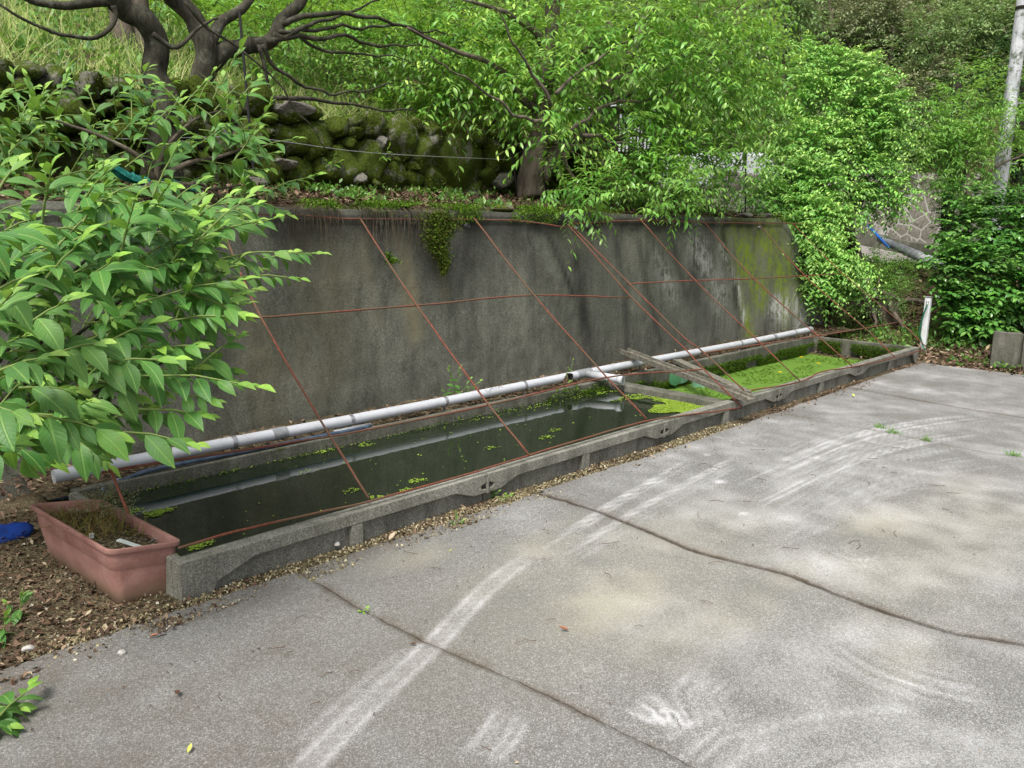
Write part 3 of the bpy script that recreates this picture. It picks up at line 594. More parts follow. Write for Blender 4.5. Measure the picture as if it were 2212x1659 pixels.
# moss inside the far tank and along the near walls
def wallmoss(name, boxes, L, mat, label, upb=.5):
    P = np.concatenate([np.stack([rng.uniform(a[0], b[0], n_), rng.uniform(a[1], b[1], n_), a[2] + (b[2]-a[2])*rng.random(n_)**1.3], 1) for a, b, n_ in boxes])
    q = np.array([mnoise.noise((p[0]*4, p[1]*4, p[2]*9)) for p in P]); P = P[q > -.22]; n_ = len(P)
    D = unit(rdir(n_)*.8 + np.array([0, -1, .15])*.8 + UP*upb); o = leaves(name, P, D, unit(UP + rdir(n_)*.4), L*(.5+rng.random(n_)), L*.3, mat, None, T_LITE)
    o['kind'] = 'stuff'; o['label'] = label; return o
wallmoss('tank_moss', [((5.98, 4.33, -.06), (10.1, 4.357, .07), 22000), ((10.06, 3.25, -.06), (10.13, 4.3, .11), 12000), ((5.99, 4.3, -.06), (8, 4.35, .02), 2500), ((9.7,3.23,.1),(10.2,3.45,.15),300)], .02, M_MOSS, 'dark green moss growing inside the far half of the pond')
wallmoss('tank_moss', [((5.0, 4.33, .07), (5.84, 4.358, .15), 420), ((5.45, 4.28, .075), (5.8, 4.36, .1), 200), ((1.5, 4.35, .075), (5, 4.358, .085), 250)], .03, M_MOSS, 'clump of moss at the back of the dark water near the partition')
# yellow flowers
n = NT('yellow_petal'); M_YEL = n.fin((.75, .55, .02), .5, .3)
for i, (px, py, lb) in enumerate(((1273,1431),(1207,1475),(1205,1431)) and [(1684,812,'yellow flower floating on the green algae, nearest of three'), (1773,776,'yellow flower on the green algae, middle of three'), (1703+3,762,'small yellow flower on the green algae close to the mossy back wall')]):
    p = onZ(px, py, -.05) if i < 2 else onZ(1205*1.0+0, 0, -.05) if False else onZ({0:1120,1:1275,2:1206}[i] if False else px, py, -.05)
    px_, py_ = [(3121/1.852, 1492/1.852), (3275/1.852, 1456/1.852), (3206/1.852, 1431/1.852)][i]; p = onZ(px_, py_, -.03)
    o = leaves('yellow_flower', np.repeat(p[None], 5, 0), np.array([(math.cos(a), math.sin(a), .5) for a in np.arange(5)*1.257]), np.repeat(UP[None], 5, 0), .03, .026, M_YEL, None, T_LITE)
    tag(o, lb, 'flower', 'yellow flowers floating on the far water')

# ------------------------------------------------------------------ white drain pipe
pipe = thing('drain_pipe', (1.38, 4.48, .21), 'long white plastic drain pipe running along the foot of the wall', 'drain pipe')
PR = .035; PY = 4.48
def pz(x): return .206 + .004*math.sin(x*1.3)
def tubeX(m, x0, x1, r, n_=None, mi=0, wob=True):
    n_ = n_ or max(2, int((x1-x0)/.25)); m.tube([(x, PY, pz(x)) for x in np.linspace(x0, x1, n_+1)], r, 20, mi)
mb = MB(); tubeX(mb, 1.36, 5.33, PR); tubeX(mb, 5.485, 10.27, PR)
# ragged broken length: half shell with a torn edge
def half(x0, x1, torn, m):
    xs_ = np.linspace(x0, x1, 14); vs = []
    for i, x in enumerate(xs_):
        for k in range(11):
            t = k/10; span = torn(i/13.); th = math.radians(100) + t*math.radians(span) - math.radians(span)*.0
            th = math.radians(75) + math.radians(span)*t
            vs.append((x, PY + PR*math.cos(th), pz(x) + PR*math.sin(th)))
    m.add(vs, [(i*11+k, i*11+k+1, (i+1)*11+k+1, (i+1)*11+k) for i in range(13) for k in range(10)])
half(5.325, 5.49, lambda t: 28 + 170*max(0, 1-t*1.9)**1.3 + 12*math.sin(t*17) + 50*max(0, t-.85)/.15, mb)
o = mb.build('pipe_run', M_PVC, pipe, smooth=True); em = o.modifiers.new('edge', 'EDGE_SPLIT'); em.split_angle = math.radians(45)
n = NT('dark_pipe_inside'); M_HOLE = n.fin((.02, .018, .014), .9, .1); mb2 = MB()
for xa, xb in ((5.325, 5.3315), (5.484, 5.4875), (10.268, 10.272)): mb2 = MB(); mb2.tube([(xa, PY, pz(xa)), (xb, PY, pz(xb))], PR-.002, 20); mb2.build('broken_end', M_HOLE, pipe)
for x in (2.347, 3.189, 4.028, 4.89, 6.526, 7.567, 8.447, 9.801):
    mb = MB(); tubeX(mb, x-.014, x+.014, PR+.0028, 2); b_ = mb.build('clamp', M_STEEL, pipe, smooth=False)
    mb = MB(); mb.box((x-.010, PY-.008, .10), (x+.010, PY+.008, pz(x)-PR+.001)); mb.build('stand', M_STEEL, b_)
for x0, x1 in ((2.60, 2.70), (5.56, 5.60), (9.22, 9.29), (10.20, 10.28)):
    mb = MB(); tubeX(mb, x0, x1, PR+.004, 2); mb.build('coupling', M_GREY, pipe, smooth=False)
mb = MB(); tubeX(mb, 5.60, 5.76, PR+.005, 4); te = onZ(1346, 821, .19)
a = np.array([5.68, PY-.01, .209]); b = np.array([te[0], te[1], .192]); mb.tube([a, b], PR-.002, 20); mb.build('branch_tee', M_GREY, pipe, smooth=True).modifiers.new('e', 'EDGE_SPLIT').split_angle = .8
d = unit(b-a); mb = MB(); mb.tube([a+d*.07, b], PR-.0005, 20, cap=False); 
mb.tube([b-d*.05, b], PR+.008, 20, cap=False)
rimv = []; 
o = mb.build('outlet', M_PVC, pipe, smooth=True); so_ = o.modifiers.new('s', 'SOLIDIFY'); so_.thickness = .003
mb = MB(); mb.tube([b-d*.016, b-d*.012], PR+.003, 20); mb.build('outlet_hole', M_HOLE, pipe)
# faint smudged marks on the pipe
n = NT('faded_black_mark'); M_SMUDGE = n.fin((.08, .08, .09), .7, .2)
for i in range(9):
    x = 4.44 + .022*i + .006*random.random(); th = math.radians(random.uniform(195, 235)); l = random.uniform(.012, .03)
    pts = [(x + .004*k*random.uniform(-1, 1), PY + (PR+.0008)*math.cos(th + k*l/PR/3), pz(x) - (PR+.0008)*math.sin(th + k*l/PR/3)*-1) for k in range(4)]
    pts = [(p[0], PY - abs(p[1]-PY), pz(x) + math.copysign(abs(p[2]-pz(x)), .5)) for p in pts]
    mb = MB(); mb.tube(pts, .0022, 4); mb.build('smudge', M_SMUDGE, pipe)
# blue hose and fittings on the ledge
mb = MB(); pts = [onZ(115, 1076, .06), onZ(180, 1068, .09), onZ(250, 1045, .13), onZ(330, 1022, .165), onZ(480, 993, .165), onZ(620, 965, .16), onZ(720, 944, .16), onZ(760, 934, .155), onZ(800, 921, .15)]
for p in pts[3:]: p[1] = max(p[1], 4.395)
mb.tube(smoothpath(pts, 5), .0125, 10); hose = mb.build('water_hose', M_HOSE, smooth=True); tag(hose, 'dark blue grey hose lying on the back ledge of the pond', 'hose')
for (a, b, r) in (((150,1070),(225,1054),.02), ((228,1052),(262,1042),.027)):
    mb = MB(); A = onZ(a[0], a[1], .09); B_ = onZ(b[0], b[1], .13); mb.tube([A, B_], r, 14); mb.build('fitting', M_FIT, hose, smooth=True).modifiers.new('e', 'EDGE_SPLIT').split_angle = .8
mb = MB(); A = onZ(738, 940, .15); B_ = onZ(806, 920, .15); A[1] = 4.44; B_[1] = 4.44; mb.tube([A, B_], .018, 14); mb.build('fitting', M_GREY, hose, smooth=True)

# ------------------------------------------------------------------ rusty mesh panels
GR = 'rusty bar grids leaning over the pond'
def grid(label, bars, rods, loc):
    t = thing('rebar_mesh', loc, label, 'steel mesh', GR)
    for L in bars:
        pts = [onMesh(*p) for p in L]; mb = MB(); mb.tube(smoothpath(pts, 5, .004), .0060, 7, bump=.12); mb.build('bar', M_RUST, t, smooth=True)
    for L in rods:
        pts = [onMesh(*p) + np.array([0, -.007, .011]) for p in L]; mb = MB(); mb.tube(smoothpath(pts, 5, .004), .0060, 7, bump=.12); mb.build('bar', M_RUST, t, smooth=True)
grid('rusty red bar grid leaning on the wall over the dark water', [
    [(300,452),(413,456),(470,461),(633,465),(775,473),(1022,474),(1120,477),(1225,491)],
    [(390,699),(530,688),(897,660),(1150,638),(1361,643)],
    [(220,1021),(247,1016),(367,996),(737,938),(1054,875),(1303,816),(1474,801),(1516,798)],
    [(385,1184),(500,1150),(640,1118),(800,1082),(1030,1018),(1247,951),(1390,911),(1474,898),(1601,881)]],
    [[(140,760),(222,977),(276,1112)], [(470,470),(545,655),(665,868),(795,1080)], [(775,473),(897,660),(1050,873),(1140,985)],
     [(1022,474),(1150,638),(1290,797),(1395,908)], [(1225,488),(1283,553),(1361,643),(1474,753),(1516,798),(1601,881)]], (4, 3.2, .17))
grid('rusty bar grid leaning over the green algae end of the pond', [
    [(1230,484),(1380,476),(1520,480),(1635,482),(1760,484)], [(1356,613),(1500,606),(1625,602),(1817,591)],
    [(1517,763),(1700,735),(1850,712),(1941,696)], [(1606,846),(1726,825),(1775,803),(1839,793),(1931,773),(2001,753)]],
    [[(1230,488),(1356,613),(1474,730),(1517,763),(1606,846)], [(1380,474),(1500,608),(1726,825)], [(1520,482),(1625,602),(1839,793)],
     [(1635,482),(1735,596),(1868,712),(1931,773)], [(1712,486),(1817,591),(1941,696),(2001,753)]], (8, 3.2, .17))

# ------------------------------------------------------------------ weathered boards
def board(A, Bp, w_, h, label, channel):
    A = np.array(A); Bp = np.array(Bp); d = Bp-A; L_ = np.linalg.norm(d); d /= L_; s_ = unit(np.cross(d, UP)); u = np.cross(s_, d)
    mb = MB(); prof = [(-w_/2, 0), (w_/2, 0), (w_/2, h), (w_/2-.012, h), (w_/2-.014, h*.45), (-w_/2+.014, h*.45), (-w_/2+.012, h), (-w_/2, h)] if channel else [(-w_/2, 0), (w_/2, 0), (w_/2, h), (-w_/2, h)]
    n_ = len(prof); st = 14; vs = []
    for i in range(st+1):
        t = i/st
        for (a, b) in prof: vs.append(A + d*L_*t + s_*(a + .003*nz(t*9, a*50)) + u*(b + .004*nz(t*7, a*40, b*50)) + d*(.012*nz(a*90, b*90) if i in (0, st) else 0))
    fs = [(i*n_+k, i*n_+(k+1) % n_, (i+1)*n_+(k+1) % n_, (i+1)*n_+k) for i in range(st) for k in range(n_)] + [tuple(range(n_))[::-1], tuple(st*n_+k for k in range(n_))]
    mb.add(vs, fs); o = mb.build('weathered_board', M_WOOD); tag(o, label, 'board', 'grey boards lying across the pond'); return o
far = onZ(1347, 762, .295); E_ = onZ(1621, 868, .165)
board(far, E_, .105, .042, 'longer grey weathered board lying across the white pipe and the pond rim', True)
E2 = onZ(1612, 853, .155); Q2 = onZ(1462, 783, .16); board(Q2, E2, .085, .034, 'shorter grey weathered board lying beside the longer board', False)

# ------------------------------------------------------------------ planter
pl = thing('planter', (1.28, 3.7, 0), 'long faded terracotta plastic planter with dead weeds beside the pond', 'planter')
NL, NR, FL_, FR = onZ(232, 1190, .235), onZ(396, 1168, .20), onZ(60, 1088, .235), onZ(218, 1076, .20)
cen = (NL+NR+FL_+FR)/4
def ring(scu, scv, dz, n_=9, rr=.26):
    pts = []
    ru, rv = rr, rr*.36
    for (cu, cv, a0) in ((1-ru, -1+rv, -90), (1-ru, 1-rv, 0), (-1+ru, 1-rv, 90), (-1+ru, -1+rv, 180)):
        for k in range(n_):
            a = math.radians(a0 + 90*k/(n_-1)); u = (cu + ru*math.cos(a))*scu; v = (cv + rv*math.sin(a))*scv
            U_ = (u+1)/2; V_ = (v+1)/2; p = (NL*(1-U_) + NR*U_)*(1-V_) + (FL_*(1-U_) + FR*U_)*V_; p = p.copy(); p[2] += dz; pts.append(p)
    return pts
rings = [ring(.64, .89, -.262), ring(.69, .905, -.255), ring(.72, .915, -.21), ring(.845, .952, -.10), ring(.848, .953, -.097), ring(.872, .960, -.092), ring(.905, .968, -.03), ring(.905, .968, -.024), ring(.985, .992, -.022), ring(1, 1, -.014), ring(.995, .998, -.002), ring(.97, .99, 0), ring(.90, .966, -.002), ring(.87, .955, -.008), ring(.80, .92, -.11)]
mb = MB(); n_ = len(rings[0]); vs = [p for r_ in rings for p in r_]
mb.add(vs, [(i*n_+k, i*n_+(k+1) % n_, (i+1)*n_+(k+1) % n_, (i+1)*n_+k) for i in range(len(rings)-1) for k in range(n_)] + [tuple(range(n_))[::-1]])
mb.build('box', M_TERRA, pl, smooth=True).modifiers.new('e', 'EDGE_SPLIT').split_angle = math.radians(50)
r_ = ring(.86, .95, -.055); c_ = sum(r_)/len(r_); mb = MB(); mb.add(r_ + [c_ + np.array([0, 0, .012])], [(k, (k+1) % n_, n_) for k in range(n_)]); mb.build('soil', M_SOIL, pl)
def inpl(u, v, dz): U_ = (u+1)/2; V_ = (v+1)/2; p = ((NL*(1-U_) + NR*U_)*(1-V_) + (FL_*(1-U_) + FR*U_)*V_).copy(); p[2] += dz; return p
n = NT('pale_plastic_strip'); M_STRIP = n.fin(n.ramp(n.noise(30, 3), [(.3, (.35, .38, .36)), (.7, (.62, .66, .64))]), .5, .4)
for i, (a, b, w_, lb) in enumerate((((-.1,-.9),(.68,-.88),.03,'pale plastic strip lying along the near end of the planter'), ((-.3,-.62),(.12,-.84),.026,'grey plastic strip lying slantwise in the planter'),
        ((.55,-.62),(.5,-.8),.014,'dark grey plastic strip standing in the near right of the planter'), ((-.62,-.25),(-.45,-.12),.026,'small pale plastic strip on the soil by the long left side of the planter'), ((-.5,-.9),(-.05,-.78),.026,'pale plastic strip in the near left corner of the planter'))):
    A = inpl(*a, -.035 if i != 1 else -.008); Bq = inpl(*b, -.03 if i != 2 else .0); d = unit(Bq-A); s_ = unit(np.cross(d, UP))*w_/2; u = np.cross(s_, d)/w_*.006
    mb = MB(); mb.add([A-s_, A+s_, Bq+s_*.8, Bq-s_*.8, A-s_-u, A+s_-u, Bq+s_*.8-u, Bq-s_*.8-u], [(0,1,2,3),(7,6,5,4),(0,4,5,1),(1,5,6,2),(2,6,7,3),(3,7,4,0)])
    tag(mb.build('plastic_strip', M_GREY if i == 2 else M_STRIP), lb, 'plastic strip', 'plastic strips in the planter')
Pw = np.array([inpl(rng.uniform(-.75, .8), rng.uniform(-.3, .85), -.05) for _ in range(420)])
nn = len(Pw); D = unit(rdir(nn)*.9 + UP*.8); leaves('dead_weeds', Pw, D, rdir(nn), .05 + .06*rng.random(nn), .0035, M_DEADW, None, T_BLADE, sag=1.5)
o = bpy.data.objects['dead_weeds']; tag(o, 'tangle of dead brown weeds growing in the terracotta planter', None, kind='stuff')
Pw = np.array([inpl(rng.uniform(-.8, .85), rng.uniform(-.8, .9), -.043) for _ in range(900)]); flat('planter_litter', Pw, .012, .008, M_PEB, 'pebbles and husks on the planter soil', tilt=.4)
c_ = inpl(.85, .5, .02); sp_, st = sprays([(c_, (.05, .14, .05), 90), (inpl(.3, .5, .0), (.08, .1, .04), 40)], k=7, tl=.09, L=.011, W=.007, up=.6, nst=40, stemr=.0007)
leaves('green_weed', mat=[M_LDRY, M_DEADW], extra=st, tmpl=T_LITE, **sp_); tag(bpy.data.objects['green_weed'], 'feathery yellow green weed hanging over the pond side of the planter', 'weed')
# blue plastic thing behind the planter
p = onZ(18, 1168, 0); mb = MB()
for i in range(9):
    for k in range(0): pass
lat = [(0, .11), (.03, .12), (.05, .11), (.065, .08), (.07, .03)]
vs = []; sg = 20
for i, (z, r) in enumerate(lat):
    for k in range(sg):
        a = 2*math.pi*k/sg; rr = r*(1 + .25*nz(math.cos(a)*1.3, math.sin(a)*1.3, i*.5)); vs.append((p[0] + rr*1.2*math.cos(a), p[1] + .05 + rr*math.sin(a), z + .02*nz(k*.7, i) - .02))
mb.add(vs, [(i*sg+k, i*sg+(k+1) % sg, (i+1)*sg+(k+1) % sg, (i+1)*sg+k) for i in range(4) for k in range(sg)] + [tuple(4*sg+k for k in range(sg))])
tag(mb.build('blue_tarp', M_BLUE, smooth=True), 'crumpled blue plastic sheet on the soil behind the planter', 'plastic sheet')

# ------------------------------------------------------------------ tap post, blocks, poles
p0 = np.array([11.26, 3.42, 0.]); tap = thing('tap_post', p0, 'white square water tap post at the far corner of the pond', 'tap post')
mb = MB(); mb.box((p0[0]-.034, p0[1]-.034, -.05), (p0[0]+.034, p0[1]+.034, .64)); n = NT('white_post_paint'); M_WP = n.fin(n.ramp(n.noise(9, 5), [(.35, (.66, .68, .7)), (.75, (.55, .56, .55))]), .4, .4); mb.build('post', M_WP, tap, bevel=.008)
mb = MB(); mb.box((p0[0]-.038, p0[1]-.038, .64), (p0[0]+.038, p0[1]+.038, .655)); mb.build('cap', M_STEEL, tap, bevel=.003)
mb = MB(); mb.tube([(p0[0]-.04, p0[1]-.01, .58), (p0[0]-.085, p0[1]-.02, .58), (p0[0]-.1, p0[1]-.022, .55)], .011, 8); mb.tube([(p0[0]-.07, p0[1]-.015, .58), (p0[0]-.07, p0[1]-.015, .61)], .014, 8); mb.build('tap', M_STEEL, tap, smooth=True)
mb = MB(); mb.tube(smoothpath([(p0[0]-.1, p0[1]-.022, .55), (p0[0]-.105, p0[1]+.01, .4), (p0[0]-.09, p0[1]+.03, .2), (p0[0]-.07, p0[1]-.03, .02), (p0[0]-.2, p0[1]-.1, -.01)], 5), .010, 8); n = NT('green_hose'); mb.build('hose', n.fin((.02, .12, .07), .5, .4), tap, smooth=True)
GB = 'grey concrete blocks standing under the glossy bush'
for (px, py, lb) in ((2170, 788, 'grey concrete block standing upright under the glossy bush'), (2236, 795, 'grey concrete block at the edge of the picture beside the upright block')):
    p = onZ(px, py, 0); a = math.radians(-72); mb = MB(); c, s_ = math.cos(a), math.sin(a); w2, t2, h_ = .15, .05, .37
    prof = [(-w2, -.03), (w2*.98, -.03), (w2*1.02, h_-.02), (w2*.85, h_+.005), (0, h_), (-w2*.88, h_+.01), (-w2*1.0, h_-.015)]; k_ = len(prof)
    vs = [(p[0] + u*c - v*s_, p[1] + u*s_ + v*c, z) for v in (-t2, t2) for u, z in prof]
    mb.add(vs, [tuple(range(k_)), tuple(range(k_, 2*k_))[::-1]] + [(i, (i+1) % k_, k_+(i+1) % k_, k_+i) for i in range(k_)])
    tag(mb.build('concrete_block', M_CONCM, bevel=.008), lb, 'concrete block', GB)
pp = at(2150, 470, 13.2); zg = terrain(pp[0], pp[1]); up_ = thing('utility_pole', (pp[0], pp[1], zg), 'pale concrete utility pole rising behind the glossy bush', 'utility pole')
M_POLE = concrete('pole_concrete', (.4, .41, .43), (.58, .59, .62), moss=.12); 
mb = MB(); mb.tube([(pp[0], pp[1], zg-.2), (pp[0]+.01, pp[1], 1.5), (pp[0]+.02, pp[1], 4.2), (pp[0]+.04, pp[1], 9)], [.11, .105, .096, .085], 24); mb.build('shaft', M_POLE, up_, smooth=True)
for z in (4.75,): mb = MB(); mb.tube([(pp[0]+.02, pp[1], z), (pp[0]+.02, pp[1], z+.05)], .101, 20); mb.build('band', M_HOLE, up_)
for k in range(9):
    z = 1.6 + k*.45; a = math.radians(215 if k % 2 else 300); mb = MB(); mb.tube([(pp[0]+.1*math.cos(a), pp[1]+.1*math.sin(a), z), (pp[0]+.22*math.cos(a), pp[1]+.22*math.sin(a), z)], .008, 6); mb.build('step_bolt', M_STEEL, up_)
A = at(1900, 516, 14.2); Bq = at(2040, 578, 12.6)
mb = MB(); mb.tube([A, (A*.5+Bq*.5), Bq + (Bq-A)*.15], [.055, .075, .09], 16); o = mb.build('fallen_pole', concrete('fallen_pole_concrete', (.3, .31, .33), (.42, .43, .45)), smooth=True); tag(o, 'pale grey concrete pole lying on the bank beside the road', 'fallen pole')
mb = MB(); mb.tube([at(1876, 488, 14.6), at(1920, 535, 13.6)], .022, 8); n = NT('bright_blue_pipe'); tag(mb.build('blue_pole', n.fin((.02, .16, .6), .4, .4), smooth=True), 'thin bright blue pole leaning on the bank by the wisteria', 'pole')
M_STAKE = NT('black_stake').fin((.02, .02, .02), .7, .3)
for (a, b, Y, lb) in (((517,20),(547,362),6.15,'thin black stake in front of the stone wall under the leaning plum limb'), ((1091,235),(1117,410),6.15,'thin black stake close to the trunk of the middle tree'), ((1611,325),(1610,452),5.35,'thin black stake on the terrace left of the wisteria')):
    A = onY(*a, Y); Bq = onY(*b, Y); mb = MB(); mb.tube([Bq - (A-Bq)*.05, A], .011, 7, bump=.1); tag(mb.build('stake', M_STAKE), lb, 'stake', 'thin black stakes on the terrace')
mb = MB(); mb.tube(smoothpath([onY(250,300,6.1), onY(330,300,6.1), onY(545,298,6.1), onY(800,330,6.1), onY(1100,345,6.1)], 5), .003, 4); tag(mb.build('wire', M_STEEL), 'thin wire strung along the front of the stone wall', 'wire')

# ------------------------------------------------------------------ dry stone wall
sw = thing('stone_wall', (3, 6.5, 1.75), 'rough mossy dry stone wall on the terrace above the pond', 'stone wall')
def stone(m, c, r, seed, sub=2, mv=None):
    bm = bmesh.new(); bmesh.ops.create_icosphere(bm, subdivisions=sub+2, radius=1); rr_ = np.random.default_rng(int(seed*1000) % 99991); pl_ = [(unit(rr_.normal(size=3)*np.array([1, .8, 1])), rr_.uniform(.68, .95)) for _ in range(13)]
    vs = []
    for v in bm.verts:
        q = np.array(v.co); q = q*1.
        k = min([1.15] + [dd/max(1e-3, float(q @ nn_)) for nn_, dd in pl_ if float(q @ nn_) > .05]); k *= 1 + .07*nz(*(q*4.3 + seed)) + .05*nz(*(q*9. + seed)); vs.append(np.array(c) + q*k*np.array(r)*1.12)
    m.add(vs, [tuple(v.index for v in f.verts) for f in bm.faces]); bm.free()
mb = MB(); cs = []
def top_at(X): return 2.50 - .03*X*.6 + .05*nz(X*1.2, 3)
big = [((915,325),.24,.22),((985,345),.30,.32),((860,300),.18,.18),((680,300),.22,.2),((1060,330),.13,.2),((935,290),.16,.14),((620,300),.18,.16),((740,355),.22,.18),((1000,290),.3,.16),((800,345),.2,.2),((850,385),.16,.14),((930,385),.15,.12),((700,365),.17,.14)]
for (p, rx, rz_) in big:
    c = onY(p[0], p[1], 6.47); cs.append((c[0], c[2], (rx+rz_)/2.2)); stone(mb, (c[0], 6.52, c[2]), (rx, .17, rz_), random.random()*50)
for size, tries in ((.12, 600), (.085, 1800), (.055, 3500)):
    for _ in range(tries):
        x = random.uniform(-3.2, 8.2); z = random.uniform(1.70, top_at(x)); r_ = size*random.uniform(.8, 1.25)
        if all((x-a)**2/1.25 + (z-b)**2*1.2 > (r_+c)**2*.82 for a, b, c in cs):
            cs.append((x, z, r_)); stone(mb, (x, 6.50 + random.uniform(-.03, .04), z), (r_*1.35, .13, r_*1.05), random.random()*50, 1 if size < .12 else 2)
o = mb.build('stones', M_STONE, sw, smooth=True); SV = np.array(mb.v); a = o.data.attributes.new('moss', 'FLOAT', 'POINT')
a.data.foreach_set('value', np.clip(.35 + .9*np.array([mnoise.noise((p[0]*1.1, p[2]*2, 4)) for p in SV]), .15, 1).astype(np.float32))
for i, (px, py, rx, rz_) in enumerate(((607,352,.13,.05),(775,386,.07,.05),(826,310,.035,.055),(640,232,.16,.06),(1090,392,.12,.09),(560,395,.1,.05))):
    m2 = MB(); c = onY(px, py, 6.36); stone(m2, (c[0], 6.40, c[2]), (rx, .10, rz_), i*7.7); ob = m2.build('bare_stone', M_STONE, sw, smooth=False); ob['label'] = 'bare grey stone without moss'
    a = ob.data.attributes.new('moss', 'FLOAT', 'POINT'); a.data.foreach_set('value', np.zeros(len(m2.v), np.float32))
m2 = MB(); m2.box((-3.4, 6.56, 1.6), (8.3, 6.66, 2.36)); m2.build('backing', NT('wall_core_soil').fin((.02, .018, .012), .95, .1), sw)
# moss on the stones: tufts on the surface
idx = rng.choice(len(SV), 80000); P = SV[idx]; P = P[(P[:, 1] < 6.55)] + rng.normal(size=(int((P[:, 1] < 6.55).sum()), 3))*.012
q = np.array([mnoise.noise((p[0]*1.6, p[2]*2.6, 4)) + .35*mnoise.noise((p[0]*7, p[2]*7, 4)) for p in P]); P = P[q > -.12]; nn = len(P)
o = leaves('wall_moss', P, unit(rdir(nn)*.8 + np.array([0, -1, .5])), rdir(nn), .026*(.5+rng.random(nn)), .009, M_MOSSD, None, T_LITE); tag(o, 'green and brown moss coating the dry stone wall', kind='stuff')
print('OBJ core', len(bpy.data.objects))

# ================================================================== vegetation
def tz(p, dz=0.): return np.array([p[0], p[1], terrain(p[0], p[1]) + dz])
def hit(px, py, d0=3., d1=60.):
    t = d0
    while t < d1:
        p = at(px, py, t)
        if p[2] < terrain(p[0], p[1]) and p[2] > -1: return p
        t += .05
    return at(px, py, d1)
def limb(m, pts, r0, r1, seg=9, wob=.02, n=5, bump=.12):
    P = smoothpath(pts, n, wob); k = len(P); m.tube(P, [r0 + (r1-r0)*(i/(k-1))**.8 for i in range(k)], seg, bump=bump)
def Yp(Y, *L): return [onY(a, b, Y + (c[0] if c else 0)) for a, b, *c in L]
def tree(name, loc, label, cat, limbs, bark, crown, leafm, group=None, twigm=None, tmpl=T_LITE, crown_name='crown'):
    t = thing(name, tuple(loc), label, cat, group); mb = MB()
    for L in limbs: limb(mb, *L)
    mb.build('trunk', bark, t, smooth=True); sp_, st = crown
    leaves(crown_name, mat=[leafm, twigm or M_TWIG], parent=t, extra=st, tmpl=tmpl, **sp_); return t

# --- big leaved shrub in the left foreground
def shoots(L, leafL=.155, wr=.43, rstem=.003):
    Ps, Ds, Us, Ls, Ys, Rs = [], [], [], [], [], []; st = MB()
    for (a, b, n_, sc) in L:
        a = np.array(a); b = np.array(b); tg = b-a; ln = np.linalg.norm(tg); tg /= ln; sd0 = unit(np.cross(tg, UP)); tone = rng.random()
        st.tube([a, (a+b)/2 + UP*ln*.05, b], [rstem*1.6, rstem*1.2, rstem*.6], 5, cap=False)
        for j in range(n_):
            t = ((j+.4)/n_)**.85; s_ = 1 if j % 2 else -1; p = a + (b-a)*t + UP*ln*.05*4*t*(1-t)*.5
            last = j >= n_-3
            d = tg*(.45 + .5*t + (.5 if last else 0)) + sd0*s_*(1. - .45*t)*rng.uniform(.6, 1.1) - UP*rng.uniform(.25, 1.0)*(1.3 - t) + UP*(.25 if last else 0) + rdir(1)[0]*.18
            u = UP*.85 + np.array([-.32, -.3, .05]) + rdir(1)[0]*.3 + tg*.1
            Ps.append(p); Ds.append(d); Us.append(u); Ls.append(leafL*sc*rng.uniform(.6, 1.18)*(.62 if last else (1 - .25*max(0, t-.6)/.4)))
            Ys.append(max(0, (t-.62)/.38)**1.2*rng.uniform(.6, 1)); Rs.append(np.clip(tone*.5 + rng.random()*.5, 0, 1))
    Ls = np.array(Ls); Ds = unit(np.array(Ds))
    return dict(P=np.array(Ps), D=Ds, U=np.array(Us), L=Ls, W=Ls*wr*(.85+.3*rng.random(len(Ls))), young=np.array(Ys), rnd=np.array(Rs)), st
def pxs(L): return [(at(a, b, d0), at(c, e, d1), n_, sc) for (a, b, d0, c, e, d1, n_, sc) in L]
SH = pxs([(255,580,2.9,292,432,2.75,11,1.), (88,500,2.7,112,362,2.6,11,1.), (-60,740,2.2,28,632,2.15,9,.95), (300,655,3.,545,604,3.1,15,.85), (330,700,3.,533,684,3.05,10,.8),
    (280,812,2.9,566,838,2.9,12,.9), (70,895,2.6,262,945,2.7,11,1.05), (220,930,2.75,433,964,2.8,9,.95), (300,884,2.9,455,902,2.9,9,.9), (190,790,2.75,383,778,2.8,10,.95),
    (-60,872,2.4,60,900,2.4,8,1.1), (40,838,2.6,166,845,2.7,8,1.), (-70,520,2.2,60,500,2.3,9,1.), (150,640,2.8,250,560,2.7,9,1.), (350,610,3.1,445,520,3.1,9,.9), (400,590,3.4,484,505,3.4,8,.8),
    (60,700,2.6,150,650,2.6,8,1.), (100,600,2.7,180,520,2.7,8,1.), (-30,640,2.3,80,590,2.4,8,1.), (230,740,2.9,330,700,2.9,9,1.), (130,760,2.7,230,740,2.7,8,1.), (0,800,2.5,110,770,2.5,8,1.05),
    (350,480,3.4,420,430,3.4,8,.85), (180,480,3.1,230,400,3.1,8,.9), (-20,440,2.6,40,350,2.7,8,1.), (430,640,3.5,560,625,3.6,9,.8), (470,560,3.6,640,545,3.7,11,.72), (500,600,3.6,655,603,3.7,10,.7),
    (560,560,3.8,700,548,3.9,10,.65), (520,500,3.8,600,470,3.9,9,.7), (480,470,3.8,560,440,3.9,8,.7), (300,560,3.1,380,520,3.1,8,.9), (20,960,2.6,100,1000,2.7,6,1.), (330,760,3.,440,745,3.,9,.85),
    (150,940,2.9,235,1010,2.9,7,.95), (380,850,3.1,470,870,3.1,7,.8), (400,690,3.3,500,720,3.3,8,.8), (-40,980,2.5,30,960,2.5,6,1.05)])
rs = []
